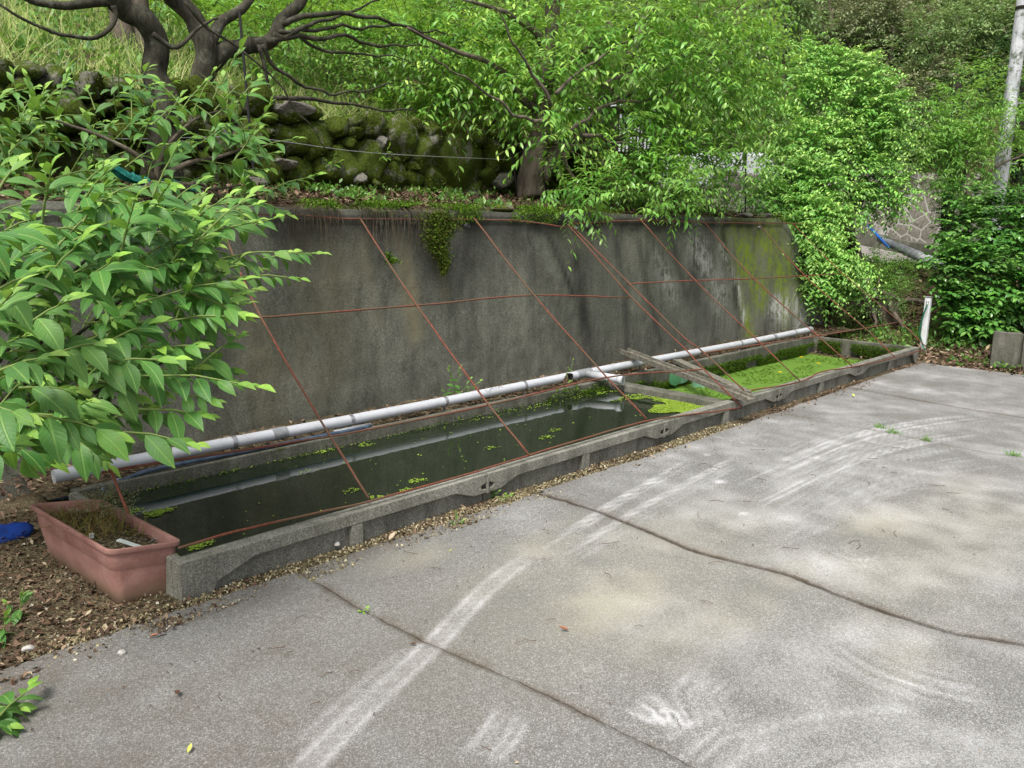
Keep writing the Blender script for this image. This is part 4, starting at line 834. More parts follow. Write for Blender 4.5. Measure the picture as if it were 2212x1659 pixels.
for _ in range(400):
    px, py = rng.uniform(-140, 440), rng.uniform(420, 960)
    if mnoise.noise((px*.008, py*.008, 3)) < -.25 or px > 560 - abs(py-620)*.5 or (py > 800 and px > 330 - (py-800)*.8): continue
    d = rng.uniform(3.0, 3.9); a = at(px, py, d); q = rdir(1)[0]*.5 + np.array([.35, -.35, .15]); rs.append((a, a + unit(q)*rng.uniform(.16, .3), rng.integers(6, 10), rng.uniform(.8, 1.)))
t = thing('broadleaf_shrub', (.75, 4.3, 0), 'large broad leaved shrub overhanging the planter at the left edge', 'shrub')
mb = MB(); base = np.array([.62, 4.45, -.05])
for tip in ((120,700,3.2), (300,620,3.4), (20,620,2.9), (400,760,3.4), (220,860,3.2), (60,880,2.9), (450,560,3.9), (-80,700,3.), (250,480,3.3), (80,470,3.)):
    e = at(*tip); mid = base*.5 + e*.5 + np.array([0, .08, .1]); limb(mb, [base + rdir(1)[0]*.05, mid, e], .022, .005, 7, .03)
mb.build('stem', M_BARK, t, smooth=True)
sp_, st = shoots(SH + rs, leafL=.134, wr=.42); leaves('foliage', mat=[M_LBIG, M_STEM], parent=t, extra=st, tmpl=T_BIG, fold=.28, **sp_)
# --- shrub behind it, on the terrace edge
SH = pxs([(467,320,5.4,567,258,5.4,12,1.), (400,240,5.3,345,180,5.3,9,1.), (120,240,4.7,150,150,4.7,10,1.), (60,270,4.6,100,190,4.6,9,1.), (560,420,5.2,690,378,5.2,11,.75), (540,430,5.2,630,468,5.1,9,.8), (330,330,5.2,420,300,5.2,9,1.), (430,280,5.4,520,300,5.4,8,1.),
    (250,300,5.,330,230,5.,9,1.), (180,330,4.9,240,270,4.9,9,1.), (20,330,4.5,80,280,4.5,9,1.), (-60,260,4.3,10,210,4.3,9,1.1), (-60,400,4.,20,350,4.,9,1.1), (330,410,4.9,400,450,4.9,8,.9), (480,440,5.1,560,480,5.,9,.8), (500,350,5.3,600,330,5.3,9,.9)])
rs = []
for _ in range(115):
    px, py = rng.uniform(-100, 540), rng.uniform(190, 470); d = rng.uniform(4.6, 5.6)
    if rng.random() < .35 and px > 330: continue
    a = at(px, py, d); rs.append((a, a + unit(rdir(1)[0]*.6 + np.array([.2, -.2, .3]))*rng.uniform(.2, .38), rng.integers(6, 10), rng.uniform(.75, 1.)))
t = thing('terrace_shrub', tuple(at(330,400,5.6)), 'broad leaved shrub spreading in front of the leaning plum trunk', 'shrub'); mb = MB()
b0 = onY(345, 392, 5.05)
for L in ([(345,392),(395,400),(440,470-60),(520,400)], [(345,392),(352,330),(400,270),(470,240)], [(345,392),(280,330),(200,290),(120,260)], [(345,392),(300,410),(170,420),(40,430)], [(352,380),(420,350),(500,330),(560,300)], [(345,395),(380,412),(430,400),(480,425)]):
    limb(mb, Yp(5.15, *L), .022, .006, 7, .03)
mb.build('stem', M_BARK2, t, smooth=True); sp_, st = shoots(SH + rs, leafL=.15, wr=.4); leaves('foliage', mat=[M_LBIG, M_STEM], parent=t, extra=st, tmpl=T_BIG, fold=.28, **sp_)
# small twigs at the lower left
t = thing('leafy_branch', tuple(onZ(30, 1540, 0)), 'cut leafy branch lying on the pavement at the left edge', 'branch')
sp_, st = shoots([(onZ(-40, 1590, .05), onZ(75, 1480, .06), 9, 1.), (onZ(-60, 1550, .04), onZ(20, 1570, .03), 7, .9), (onZ(-30,1530,.03), onZ(50,1530,.03), 6, .8)], leafL=.12, wr=.42); leaves('foliage', mat=[M_LBIG, M_STEM], parent=t, extra=st, tmpl=T_BIG, **sp_)
for (p, lb) in (((40, 1330), 'small broad leaved seedling on the gravel left of the planter'), ((5, 1375), 'broad leaved sprig on the gravel at the left edge of the picture')):
    c = onZ(*p, -.01); t = thing('seedling', tuple(c), lb, 'seedling', 'seedlings on the gravel'); sp_, st = shoots([(c, c + np.array([.02, -.02, .09]), 6, 1.), (c, c + np.array([-.04, .0, .07]), 4, .9)], leafL=.075, wr=.5, rstem=.0015)
    leaves('foliage', mat=[M_LBIG, M_STEM], parent=t, extra=st, tmpl=T_BIG, **sp_)

# --- plum trees on the terrace
Y1 = 6.0
limbsA = [(Yp(Y1, (362,395),(368,330),(358,260),(352,190),(346,140),(335,85),(300,35),(262,8),(215,-30)), .10, .07, 12, .06),
    (Yp(Y1, (330,390),(345,330),(356,270)), .09, .08, 9, .03), (Yp(Y1, (272,14),(225,6),(160,12),(90,8),(20,-20)), .045, .015, 8, .03),
    (Yp(Y1-.2, (245,10),(250,35),(238,60),(200,82),(140,80),(80,50),(0,10)), .02, .008, 6, .02), (Yp(Y1-.3, (408-5,0),(420,20),(440,50),(500,100),(545,170),(560,215)), .001, .001, 5, .02),
    (Yp(Y1-.4, (405-3,10),(450,60),(520,110),(600,175),(650,250),(702,320)), .012, .004, 5, .03), (Yp(Y1-.2, (330,75),(380,100),(430,60),(470,40)), .02, .008, 6, .02)]
bl = [B(x, y, r, d, n_) for x, y, r, d, n_ in ((150,-40,160,8.,60),(420,10,110,8.2,50),(560,60,120,8.2,110),(500,130,70,8.6,30),(680,160,80,8.8,55),(640,60,90,8.7,70),(300,-60,150,8,60),(30,30,80,7.8,20),(250,60,60,8,10))]
tree('plum_tree', Yp(Y1, (362,395))[0], 'leaning plum tree with dark crooked trunk at the left of the terrace', 'tree', limbsA, M_BARK, sprays(bl, k=7, tl=.3, L=.085, W=.03, nst=40, stemr=.003), M_LPLUM, 'plum trees on the terrace', tmpl=T_MID)
Y2 = 6.9
limbsB = [(Yp(Y2, (430,215),(440,160),(446,120),(438,78),(412,40),(385,8),(350,-40)), .11, .07, 12, .06), (Yp(Y2, (440,150),(480,108),(530,98),(578,88),(605,55),(640,10),(665,-40)), .085, .045, 11, .05),
    (Yp(Y2, (445,100),(462,80),(480,50),(520,20),(560,-20)), .07, .03, 8, .03), (Yp(Y2-.3, (590,75),(680,82),(760,88),(860,98),(930,100)), .028, .006, 7, .05), (Yp(Y2-.3, (580,90),(650,60),(730,35),(820,0)), .028, .008, 7, .05),
    (Yp(Y2-.3, (600,62),(700,66),(800,58),(900,65),(1000,85),(1080,110)), .02, .004, 6, .06), (Yp(Y2-.4, (605,50),(730,28),(830,48),(920,75),(1010,130)), .028, .006, 6, .04),
    (Yp(Y2-.3, (560,95),(575,150),(585,200),(600,245),(640,300)), .022, .006, 6, .04), (Yp(Y2-.4, (570,100),(600,150),(680,195),(760,200),(850,180)), .022, .006, 6, .04), (Yp(Y2-.6, (585,215),(700,215),(800,235),(900,240)), .022, .006, 6, .03), (Yp(Y2-.2, (650,82),(700,110),(800,120),(880,130)), .02, .005, 6, .03)]
bl = [B(x, y, r, d, n_) for x, y, r, d, n_ in ((620,20,120,9.2,75),(760,60,130,9.2,110),(880,110,120,9.0,130),(820,190,90,8.6,55),(960,40,120,9.,130),(450,-40,120,9.5,60),(700,-30,150,9,90),(560,230,50,8.6,8))]
tree('plum_tree', Yp(Y2, (430,215))[0], 'forked plum tree with a thick limb reaching right above the stone wall', 'tree', limbsB, M_BARK, sprays(bl, k=8, tl=.34, L=.085, W=.03, nst=60, stemr=.003), M_LPLUM, 'plum trees on the terrace', tmpl=T_MID)
for xs_, lb in ((((288,170),(272,110),(262,50),(258,-30)), 'slim grey tree trunk behind the leaning plum, left of a pair'), (((322,165),(308,110),(300,50),(296,-30)), 'slim grey tree trunk behind the leaning plum, right of a pair')):
    P = Yp(8.2, *xs_); t = thing('slim_tree', tuple(P[0]), lb, 'tree', 'pair of slim grey trunks'); mb = MB(); limb(mb, P, .12, .09, 10); mb.build('trunk', M_BARK2, t, smooth=True)
    sp_, st = sprays([B(xs_[-1][0]+20, -90, 150, 11, 60)], k=8, L=.09, W=.03); leaves('crown', mat=M_LPLUM, parent=t, tmpl=T_LITE, **sp_)
Y3 = 6.05
limbsC = [(Yp(Y3, (1148,425),(1147,385),(1150,350),(1165,300),(1172,240),(1178,160),(1190,60),(1200,-60)), .155, .07, 13, .03), (Yp(Y3, (1160,385),(1185,345),(1225,320),(1245,300),(1290,235),(1330,170),(1375,90),(1420,-20)), .12, .05, 11, .03),
    (Yp(Y3, (1175,250),(1130,215),(1090,160),(1040,130),(960,100),(880,60)), .05, .012, 7, .03), (Yp(Y3+.2, (1240,290),(1300,262),(1310,200),(1300,140),(1320,50)), .08, .04, 8, .03), (Yp(Y3, (1225,320),(1290,322),(1370,290),(1440,300),(1520,330)), .05, .01, 7, .04),
    (Yp(Y3-.2, (1180,180),(1250,120),(1350,60),(1480,30)), .05, .012, 7, .03), (Yp(Y3, (1190,120),(1150,60),(1080,20),(1000,0)), .05, .012, 7, .03), (Yp(Y3+.1, (1300,240),(1400,235),(1500,215),(1600,240)), .05, .012, 7, .03), (Yp(Y3-.4, (1290,240),(1370,200),(1460,180)), .03, .012, 7, .03)] + [(Yp(Y3-.75, *L), .02, .005, 6, .06) for L in (((1180,260),(1120,250),(1060,200),(1000,170),(930,120)), ((1230,280),(1300,230),(1400,215),(1500,190),(1600,200)), ((1200,200),(1280,130),(1340,90),(1440,70)), ((1190,230),(1140,150),(1100,80),(1060,10)), ((1260,290),(1340,310),(1420,330),(1500,310),(1580,340)), ((1300,180),(1420,130),(1530,120),(1640,140)), ((1220,330),(1235,380),(1250,430),(1262,470)))]
bl = [B(x, y, r, d, n_) for x, y, r, d, n_ in ((1000,60,130,8.6,130),(1100,120,120,8.4,120),(1220,90,150,8.6,200),(1380,60,160,8.8,230),(1520,60,140,9.2,200),(1480,160,130,9.,170),(1340,180,130,8.6,140),(1180,220,100,8.2,110),(1030,190,90,8.4,75),
    (960,200,70,8.4,35),(1600,150,100,9.6,110),(1620,250,90,9.8,90),(1520,260,90,9.4,90),(1420,290,80,9.,80),(1300,30,200,9.8,190),(1100,0,180,9.6,140),(1580,20,140,10,130),(900,60,90,8.6,50),(1170,310,40,7.9,14))]
bl2 = [B(x, y, r, d, n_) for x, y, r, d, n_ in ((1225,395,50,7.9,30),(1250,450,38,7.5,22),(1285,420,42,7.6,20),(1400,370,80,8.4,80),(1500,360,80,8.8,80),(1350,340,70,8.5,60),(1460,410,60,8.2,45),(1430,455,22,7.6,8),(1570,330,70,9.4,60))]
c1_, s1_ = sprays(bl, k=9, tl=.36, L=.098, W=.033, nst=26, stemr=.003, droop=.55, yt=.8, shell=.65); c2_, s2_ = sprays(bl2, k=9, tl=.28, L=.085, W=.028, nst=12, droop=.55, stemr=.002)
s1_.add(s2_.v, s2_.f); cc = {k: np.concatenate([c1_[k], c2_[k]]) for k in c1_}
tree('plum_tree', Yp(Y3, (1148,425))[0], 'bushy plum tree with a low forked trunk in the middle of the terrace', 'tree', limbsC, M_BARK2, (cc, s1_), M_LPLUMD, 'plum trees on the terrace', tmpl=T_MID)

# --- terrace shrubs right of the tree
def shrub(name, label, cat, blobs, mat, group=None, bark=None, tm=T_LITE, **kw):
    c = np.array(blobs[0][0]); b = tz(c); t = thing(name, tuple(b), label, cat, group); mb = MB()
    for (cc_, r, n_) in blobs[:6]: limb(mb, [b - UP*.05 + rdir(1)[0]*.03, b*.5 + np.array(cc_)*.5 + rdir(1)[0]*.05, np.array(cc_)], .03, .008, 6, .04)
    mb.build('stem', bark or M_TWIG, t, smooth=True); sp_, st = sprays(blobs, **kw); leaves('foliage', mat=[mat, M_TWIG], parent=t, extra=st, tmpl=tm, **sp_); return t
shrub('evergreen_shrub', 'dark small leaved shrub on the terrace right of the middle tree', 'shrub', [B(x, y, r, d, n_) for x, y, r, d, n_ in ((1440,400,70,8.9,110),(1360,390,60,8.7,80),(1520,400,60,9.2,80),(1400,340,70,9.2,90),(1490,335,70,9.4,90),(1570,390,50,9.8,60),(1320,410,40,8.3,40))], M_LMID, k=9, tl=.22, L=.05, W=.022)
# --- wisteria
wb = hit(1842, 530, 11.5, 15)
mb_l = [([wb - UP*.2, at(1832,500,12.6), at(1822,480,12.4), at(1850,445,12.3), at(1875,400,12.2)], .13, .06, 10, .04), ([at(1825,485,12.4), at(1790,430,12.2), at(1770,360,12.2), at(1790,280,12.2)], .08, .04, 8, .04), ([at(1850,445,12.3), at(1830,330,12.3), at(1840,220,12.4)], .06, .03, 7, .04),
    ([wb, at(1870,620,12.2), at(1880,690,12.1)], .10, .07, 9, .06)]
bl = [B(x, y, r*(.72 if y < 420 else .8), d, int(n_*1.05)) for x, y, r, d, n_ in ((1850,175,70,12.3,190),(1900,235,65,12.2,190),(1790,150,50,12.4,80),(1750,120,45,12.6,60),(1700,190,70,12.2,120),(1760,230,70,12.2,110),(1870,290,70,12.3,150),(1780,320,70,12.,170),(1720,320,65,11.8,150),(1700,380,60,11.6,120),(1760,400,65,11.8,140),(1880,380,60,12.2,130),(1920,420,50,12.3,80),(1920,330,45,12.4,70),
    (1690,450,50,11.4,100),(1740,480,55,11.4,240),(1790,470,40,11.8,90),(1740,540,45,11.2,230),(1785,570,48,11.3,230),(1830,600,35,11.6,110),(1765,610,32,11.1,90),(1700,500,30,11.,50),(1650,420,40,11.2,50),(1860,440,40,12.2,60))]
tree('wisteria', wb, 'billowing bright green wisteria drooping over the far end of the concrete wall', 'climbing shrub', mb_l, M_BARK2, sprays(bl, k=12, tl=.34, L=.085, W=.035, nst=8, out=1., up=.35, droop=.35, grav=.45, shell=.88, pinn=True, yt=.6), M_LWIS)
# roots / stump under the wisteria
mb = MB(); 
for L in ([(1790,655,11.7),(1830,650,11.6),(1870,670,11.5),(1890,700,11.4)], [(1860,640,11.9),(1905,640,11.8),(1945,680,11.6),(1950,700,11.5)], [(1840,610,12.2),(1900,625,12.),(1990,650,11.9),(2030,655,11.8)]):
    limb(mb, [at(*p) - UP*.04 for p in L], .055, .022, 8, .10, 6, .35)
tag(mb.build('tree_roots', M_BARK2, smooth=True), 'thick gnarled roots on the leaf strewn bank below the wisteria', 'tree roots')
mb = MB(); mb.tube([hit(1915,700,10,14)-UP*.1, hit(1915,700,10,14)+UP*.32], [.17, .15], 12, bump=.3); tag(mb.build('tree_stump', M_BARK2, smooth=True), 'short mossy stump on the bank below the wisteria', 'stump')
# --- glossy camellia on the right
bl = [B(x, y, r, d, n_) for x, y, r, d, n_ in ((2120,500,75,11.3,170),(2180,470,60,11.3,120),(2200,560,75,11.2,150),(2100,590,75,10.9,170),(2058,570,42,10.9,75),(2160,640,75,10.8,150),(2090,660,50,10.8,100),(2210,680,60,10.8,90),(2120,700,45,10.7,60),(2260,600,90,10.9,130),(2070,695,26,10.7,22),(2090,440,45,11.6,60))]
bcam = np.array([12.4, 2.6, .2])
tree('camellia', bcam, 'dark glossy camellia bush at the right edge above the concrete blocks', 'shrub', [([bcam - UP*.2, (bcam + at(2140,600,11.2))/2, at(2140,600,11.2)], .05, .02, 8, .04), ([bcam, at(2090,650,11.1), at(2060,600,11.2)], .03, .01, 7, .04), ([bcam, at(2190,660,11.1), at(2200,520,11.3)], .035, .012, 7, .04)],
     M_BARK, sprays(bl, k=9, tl=.22, L=.10, W=.056, shell=.6, droop=.25, yt=.6), M_LCAM, tmpl=T_MID)
shrub('fern_shrub', 'feathery green undergrowth beside the stump on the bank', 'shrub', [B(x, y, r, d, n_) for x, y, r, d, n_ in ((1900,610,38,11.9,90),(1935,640,30,11.7,60),(1860,645,30,11.4,50),(1945,590,30,12.2,50),(1900,560,30,12.4,50),(1980,600,25,12.3,30))], M_LMID, k=10, tl=.2, L=.045, W=.014, pinn=True)
# --- willow leaved tree in front of the pole, dark columns
bl = [B(x, y, r, d, n_) for x, y, r, d, n_ in ((2080,240,70,12.4,100),(2110,190,60,13.9,80),(2060,320,60,12.4,110),(2040,270,45,12.6,50),(2095,340,50,12.6,90),(2225,260,50,12.4,60),(2215,350,60,13.8,80),(2030,370,40,12.6,50),(2110,420,50,13.9,70),(2215,180,50,13.8,50),(2010,330,30,12.6,22),(2160,300,30,12.4,12),(2150,250,26,12.4,8))]
b_ = hit(2085, 560, 11, 16)
tree('willow_leaved_tree', b_, 'light green narrow leaved tree partly hiding the utility pole', 'tree', [([b_ - UP*.2, at(2090,450,12.6), at(2085,350,12.6), at(2090,260,12.6)], .06, .02, 8, .04), ([at(2088,420,12.6), at(2150,360,12.4), at(2215,330,12.2)], .03, .01, 6, .04), ([at(2086,380,12.6), at(2040,330,12.6), at(2010,300,12.6)], .025, .01, 6, .04)], M_BARK2,
     sprays(bl, k=10, tl=.34, L=.10, W=.026, droop=.5, nst=10, yt=.4), M_LPLUM)
for (px, py0, py1, rr, dd, lb) in ((2052,560,370,26,14.2,'dark ivy covered trunk between the road and the narrow leaved tree'), (2200,520,300,28,14.4,'dark ivy covered trunk at the right edge behind the utility pole')):
    b_ = at(px, py0, dd); b_[2] = terrain(b_[0], b_[1]); t_ = at(px, py1, dd); t = thing('ivy_trunk', tuple(b_), lb, 'tree', 'dark ivy covered trunks'); mb = MB(); limb(mb, [b_ - UP*.1, t_, t_ + UP*1.5], .12, .08, 9); mb.build('trunk', M_BARK, t, smooth=True)
    sp_, st = sprays([(b_*(1-f) + t_*f, (.22, .22, .3), 110) for f in (.2, .4, .6, .8, 1.)] + [(t_ + UP*1., (.7, .7, .8), 260)], k=6, tl=.12, L=.055, W=.035); leaves('crown', mat=M_LDARK, parent=t, tmpl=T_LITE, **sp_)

# --- far: road, walls, building glimpses
mb = MB(); C_ = [(17.2, -6), (17.0, 1), (16.8, 4), (16.6, 7), (16.2, 10), (15.6, 13)]; vs = []
for i, (x, y) in enumerate([(np.interp(t, range(6), [c[0] for c in C_]), np.interp(t, range(6), [c[1] for c in C_])) for t in np.linspace(0, 5, 31)]):
    for dx in (-1.5, -.5, .5, 1.5): vs.append((x+dx, y, max(terrain(x-1.2, y), terrain(x+1.2, y), terrain(x, y)) + .04))
mb.add(vs, [(i*4+k, i*4+k+1, (i+1)*4+k+1, (i+1)*4+k) for i in range(30) for k in range(3)]); tag(mb.build('road', M_ROAD, smooth=True), 'narrow grey road rising behind the bank', kind='structure')
mb = MB(); P_ = [(18.75, y, terrain(17.9, y)) for y in np.arange(-5, 13, .5)]
vs = [];
for (x, y, z) in P_: vs += [(x, y, z-.3), (x-.0, y, z), (x+.18, y, z+1.75), (x+.5, y, z+1.75)]
mb.add(vs, [(i*4+k, i*4+k+1, (i+1)*4+k+1, (i+1)*4+k) for i in range(len(P_)-1) for k in range(3)]); tag(mb.build('roadside_wall', M_FSTONE), 'grey mortared stone wall along the far side of the road', 'stone wall')
mb = MB(); vs = []
for (x, y, z) in P_: vs += [(18.3, y, z-.3), (18.3, y, z+.32), (18.55, y, z+.34), (18.55, y, z-.3)]
mb.add(vs, [(i*4+k, i*4+k+1, (i+1)*4+k+1, (i+1)*4+k) for i in range(len(P_)-1) for k in range(3)]); tag(mb.build('road_kerb', M_CONCM), 'low mossy concrete kerb along the far side of the road', 'kerb')
a = at(1610, 385, 15); bb = at(1500, 250, 19)
t = thing('greenhouse', tuple(at(1372, 300, 17)), 'pale slatted shed glimpsed through the middle tree', 'shed'); n = NT('pale_sheeting'); M_SHED = n.fin(n.ramp(n.noise(3, 4), [(.3, (.5, .52, .55)), (.7, (.75, .77, .8))]), .6, .3)
c = at(1375, 265, 17.0); mb = MB(); mb.box((c[0]-.6, c[1], c[2]-.6), (c[0]+.5, c[1]+1.2, c[2]+.25)); mb.build('wall', M_HOLE, t)
for k in range(9): mb = MB(); mb.box((c[0]-.58+k*.125, c[1]-.03, c[2]-.6), (c[0]-.58+k*.125+.03, c[1]-.004, c[2]+.22)); mb.build('slat', M_SHED, t)
mb = MB(); mb.box((c[0]-.7, c[1]-.15, c[2]+.252), (c[0]+.6, c[1]+1.3, c[2]+.28)); mb.build('roof', M_SHED, t, bevel=.01)
c = at(1622, 352, 17.5); t = thing('parked_van', tuple(c), 'white vehicle glimpsed in the gap left of the wisteria', 'van'); mb = MB(); prof = [(-.75, -.5), (-.78, -.1), (-.65, .2), (.3, .22), (.55, .0), (.8, -.1), (.82, -.5)]
mb.add([(c[0]+u*.75, c[1]-u*.65 + v, c[2]+z) for v in (0, 1.5) for u, z in prof], [tuple(range(7)), tuple(range(7, 14))[::-1]] + [(i, (i+1) % 7, 7+(i+1) % 7, 7+i) for i in range(7)]); n = NT('white_car_paint'); mb.build('body', n.fin((.42, .44, .46), .4, .5), t, bevel=.06)
for u in (-.5, .55): mb = MB(); q = np.array([c[0]+u*.75, c[1]-u*.65, c[2]-.5]); mb.tube([q + np.array([-.05, -.08, 0]), q + np.array([.05, .1, 0])], .17, 18); mb.build('wheel', M_HOLE, t)
mb = MB(); c2_ = at(1640, 400, 16); mb.box((c2_[0]-1.5, c2_[1]-.1, c2_[2]-1.2), (c2_[0]+1.4, c2_[1]+.15, c2_[2]+.2)); tag(mb.build('low_wall', M_FSTONE, bevel=.03), 'low grey stone wall in the gap left of the wisteria', 'stone wall')

# --- hillside
def bushes(name, spec, mat, label, k=7, L=.14, W=.06, tl=.35, kind='stuff', **kw):
    sp_, st = sprays(spec, k=k, tl=tl, L=L, W=W, **kw); o = leaves(name, mat=mat, tmpl=T_LITE, **sp_)
    o['kind'] = kind; o['label'] = label; return o
def hillspec(n_, x0, x1, y0, y1, r0, r1, dens, zz=.3):
    out = []
    for _ in range(n_):
        x, y = rng.uniform(x0, x1), rng.uniform(y0, y1); r = rng.uniform(r0, r1)
        c = R.T @ np.array([x, y, terrain(x, y)+r*zz-HC]); u = c[0]/c[2]*F+CX if c[2] > 0 else -1e5
        if (c[2] < 2 or u < -300 or u > 2500) and (_ > 2 or out): continue
        out.append(((x, y, terrain(x, y) + r*zz), (r, r, r*.8), int(dens*r*r)))
    return out
bushes('hillside_undergrowth', hillspec(300, 18.8, 32, -1, 26, .7, 1.5, 80) , M_LHILL, 'dense mixed undergrowth on the hill beyond the road', L=.16, W=.07)
bushes('hillside_undergrowth', hillspec(170, 18.8, 34, -1, 26, .7, 1.6, 58), M_LDRY, 'olive brown scrub on the hill beyond the road', L=.13, W=.045)
bushes('hillside_undergrowth', hillspec(150, 4.5, 15, 8.8, 17, .5, 1.1, 120), M_LBAM, 'bright yellow green undergrowth on the slope behind the middle tree', L=.12, W=.035, up=.5)
bushes('hillside_undergrowth', hillspec(130, 3, 22, 15, 28, .9, 1.7, 55), M_LBAM, 'bright green scrub high on the slope', L=.16, W=.06)
bushes('hillside_undergrowth', hillspec(60, 3, 8, 12, 22, .6, 1.3, 60), M_LHILL, 'green scrub on the slope at the upper left', L=.13, W=.05)
for (L_, lb, m_) in (([(800,150,110,9.8,260),(880,170,90,9.8,160),(730,120,60,9.8,60)], 'dark green bushy shrub behind the plum branches above the stone wall', M_LMID), ([(1020,230,100,9.4,240),(950,250,60,9.,120),(1080,250,60,9.2,110)], 'bright green shrub above the right end of the stone wall', M_LBAM), ([(930,255,45,8.9,70),(860,245,40,8.9,50)], 'low leafy shrub growing on top of the stone wall', M_LBAM)):
    shrub('bush', lb, 'shrub', [B(*q) for q in L_], m_, 'bushes above the stone wall', k=8, tl=.24, L=.085, W=.026, up=.4)
hz = [(1700,40,110,21,'pale green tree on the hill above the wisteria',0),(1800,20,120,23,'grey green tree high on the hill left of the centre gap',1),(1930,60,110,22,'broad pale tree on the hill behind the wisteria top',1),(2040,90,90,20,'bright green tree on the hill left of the utility pole',0),(2130,60,90,20,'yellow green tree on the hill directly behind the utility pole',0),(1990,190,80,19.5,'olive tree low on the hill right of the wisteria',1),(2230,100,90,19,'dark tree on the hill at the right edge',2),(1880,-10,90,24,'dark tree at the top of the hill near the picture edge',2),(1980,290,60,18.9,'dark bluish shrub above the roadside wall',2)]
for (px, py, r, d, lb, kk) in hz:
    c = at(px, py, d); b_ = tz(c, -.1); 
    if b_[2] > c[2] - .3: b_[2] = c[2] - 1.2
    rr = r/F*d; nt_ = int(150*rr*rr); mb = [([b_, b_*.5 + c*.5, c], .1, .04, 7, .05)] + [([b_*.4 + c*.6, c + rdir(1)[0]*rr*.8], .04, .012, 5, .05) for _ in range(4)]
    bb_ = [(c + rdir(1)[0]*rr*.6*np.array([1, 1, .8]), (rr*.55,)*3, nt_//3) for _ in range(6)]
    tree('hillside_tree', b_, lb, 'tree', mb, M_BARK2, sprays(bb_, k=7, tl=.35, L=.13, W=.055), [M_LHILL, M_LDRY, M_LDARK][kk], 'trees on the hill beyond the road')

for (L_, lb, m_) in (([(70,190,60,8.,150),(150,215,60,8.,140),(20,150,50,8.,90),(230,215,40,8.,60)], 'dark leafy bush in front of the left end of the stone wall', M_LMID), ([(430,215,45,8.6,80),(490,200,35,8.6,50),(390,230,40,8.4,60)], 'leafy bush at the foot of the forked plum tree', M_LMID), ([(150,90,60,10.,90),(60,70,60,10.,90),(220,60,40,10.,40)], 'loose green bush on the slope at the upper left', M_LHILL)):
    shrub('bush', lb, 'shrub', [B(*q) for q in L_], m_, 'bushes around the stone wall left end', k=8, tl=.24, L=.08, W=.03, up=.4)
# --- grass on the slope
def blades(name, n_, x0, x1, y0, y1, L, W, mat, label, thr=-9, nzs=.6, zf=terrain, upv=1.6):
    P = np.stack([rng.uniform(x0, x1, n_), rng.uniform(y0, y1, n_)], 1); q = np.array([mnoise.noise((p[0]*nzs, p[1]*nzs, 7)) for p in P]); P = P[q > thr]
    P = np.array([(x, y, zf(x, y)) for x, y in P]); nn = len(P); D = unit(rdir(nn) + UP*upv)
    o = leaves(name, P, D, unit(rdir(nn)+np.array([0, -1, .4])), L*(.5+rng.random(nn)), W, mat, None, T_BLADE, fold=.1, sag=1.2, young=rng.random(nn)**2*.6); o['kind'] = 'stuff'; o['label'] = label; return o
blades('grass', 22000, 1.2, 7.2, 6.7, 11.5, .26, .007, M_GRASSD, 'pale straw green grass on the slope behind the stone wall', thr=-.12, nzs=1.8, upv=1.0)
blades('grass', 7000, 1.2, 7.2, 6.7, 11.5, .2, .009, M_GRASS, 'green grass tufts among the pale grass on the slope', thr=.1, nzs=1.3)
P = [(x, y, terrain(x, y)+.06) for x, y in zip(rng.uniform(1.2, 7.2, 1100), rng.uniform(6.7, 11.5, 1100)) if mnoise.noise((x*.9, y*.9, 2)) > .02]
scatter('slope_weeds', np.array(P), 8, .09, .035, M_LMID, 'green weeds scattered over the grassy slope', jit=(.07, .07, .05))
sticks_later = True
blades('grass', 4500, 2.5, 9, 11, 18, .4, .018, M_GRASSD, 'long pale grass high on the slope')
blades('grass', 1800, -2, 9, 5.3, 6.4, .07, .005, M_GRASS, 'sparse green grass on the terrace', thr=.2, nzs=1.5)
P = [];
for _ in range(1600):
    x, y = rng.uniform(-1, 10.2), rng.uniform(5.0, 6.45)
    if mnoise.noise((x*1.3, y*1.3, 2)) > .22 or (y > 6.2 and rng.random() < .4): P.append((x, y, terrain(x, y)+.03))
scatter('terrace_weeds', np.array(P), 7, .045, .022, M_LMID, 'small green weeds along the terrace', jit=(.03, .03, .02))
P = []
for _ in range(1700):
    x, y = rng.uniform(10.4, 16), rng.uniform(2, 9)
    if mnoise.noise((x*.9, y*.9, 5)) > .0 or y > 4.8: P.append((x, y, terrain(x, y)+.04))
scatter('bank_weeds', np.array(P), 10, .07, .03, M_LMID, 'small green plants over the bank', jit=(.07, .07, .05))
blades('grass', 2500, 10.4, 15.5, 2.5, 8.5, .16, .008, M_GRASS, 'green grass on the bank', thr=.0)
# litter
def litter(name, n_, x0, x1, y0, y1, zf, L, label, mat=M_LITTER, thr=-9, tilt=.35, w_=.45):
    P = np.stack([rng.uniform(x0, x1, n_), rng.uniform(y0, y1, n_)], 1); q = np.array([mnoise.noise((p[0]*1.4, p[1]*1.4, 9)) for p in P]); P = P[q > thr]
    P = np.array([(x, y, zf(x, y) + .006 + .012*rng.random()) for x, y in P]); return flat(name, P, L, L*w_, mat, label, tilt=tilt)
litter('leaf_litter', 16000, -2, 10.4, 4.95, 6.4, terrain, .045, 'dead brown leaves strewn along the terrace')
litter('leaf_litter', 14000, 10.0, 15.5, 1.0, 6.5, lambda x, y: terrain(x, y), .07, 'dead brown leaves covering the bank')
litter('leaf_litter', 2600, 9.9, 11.8, -1, 3.3, lambda x, y: max(terrain(x, y), -.02), .06, 'dead brown leaves in front of the concrete blocks', thr=-.2)
litter('leaf_litter', 3800, 1.0, 11.3, 4.43, 4.83, lambda x, y: .135+.02*nz(x*4, y*4), .035, 'dead leaves and twigs on the ledge behind the pond')
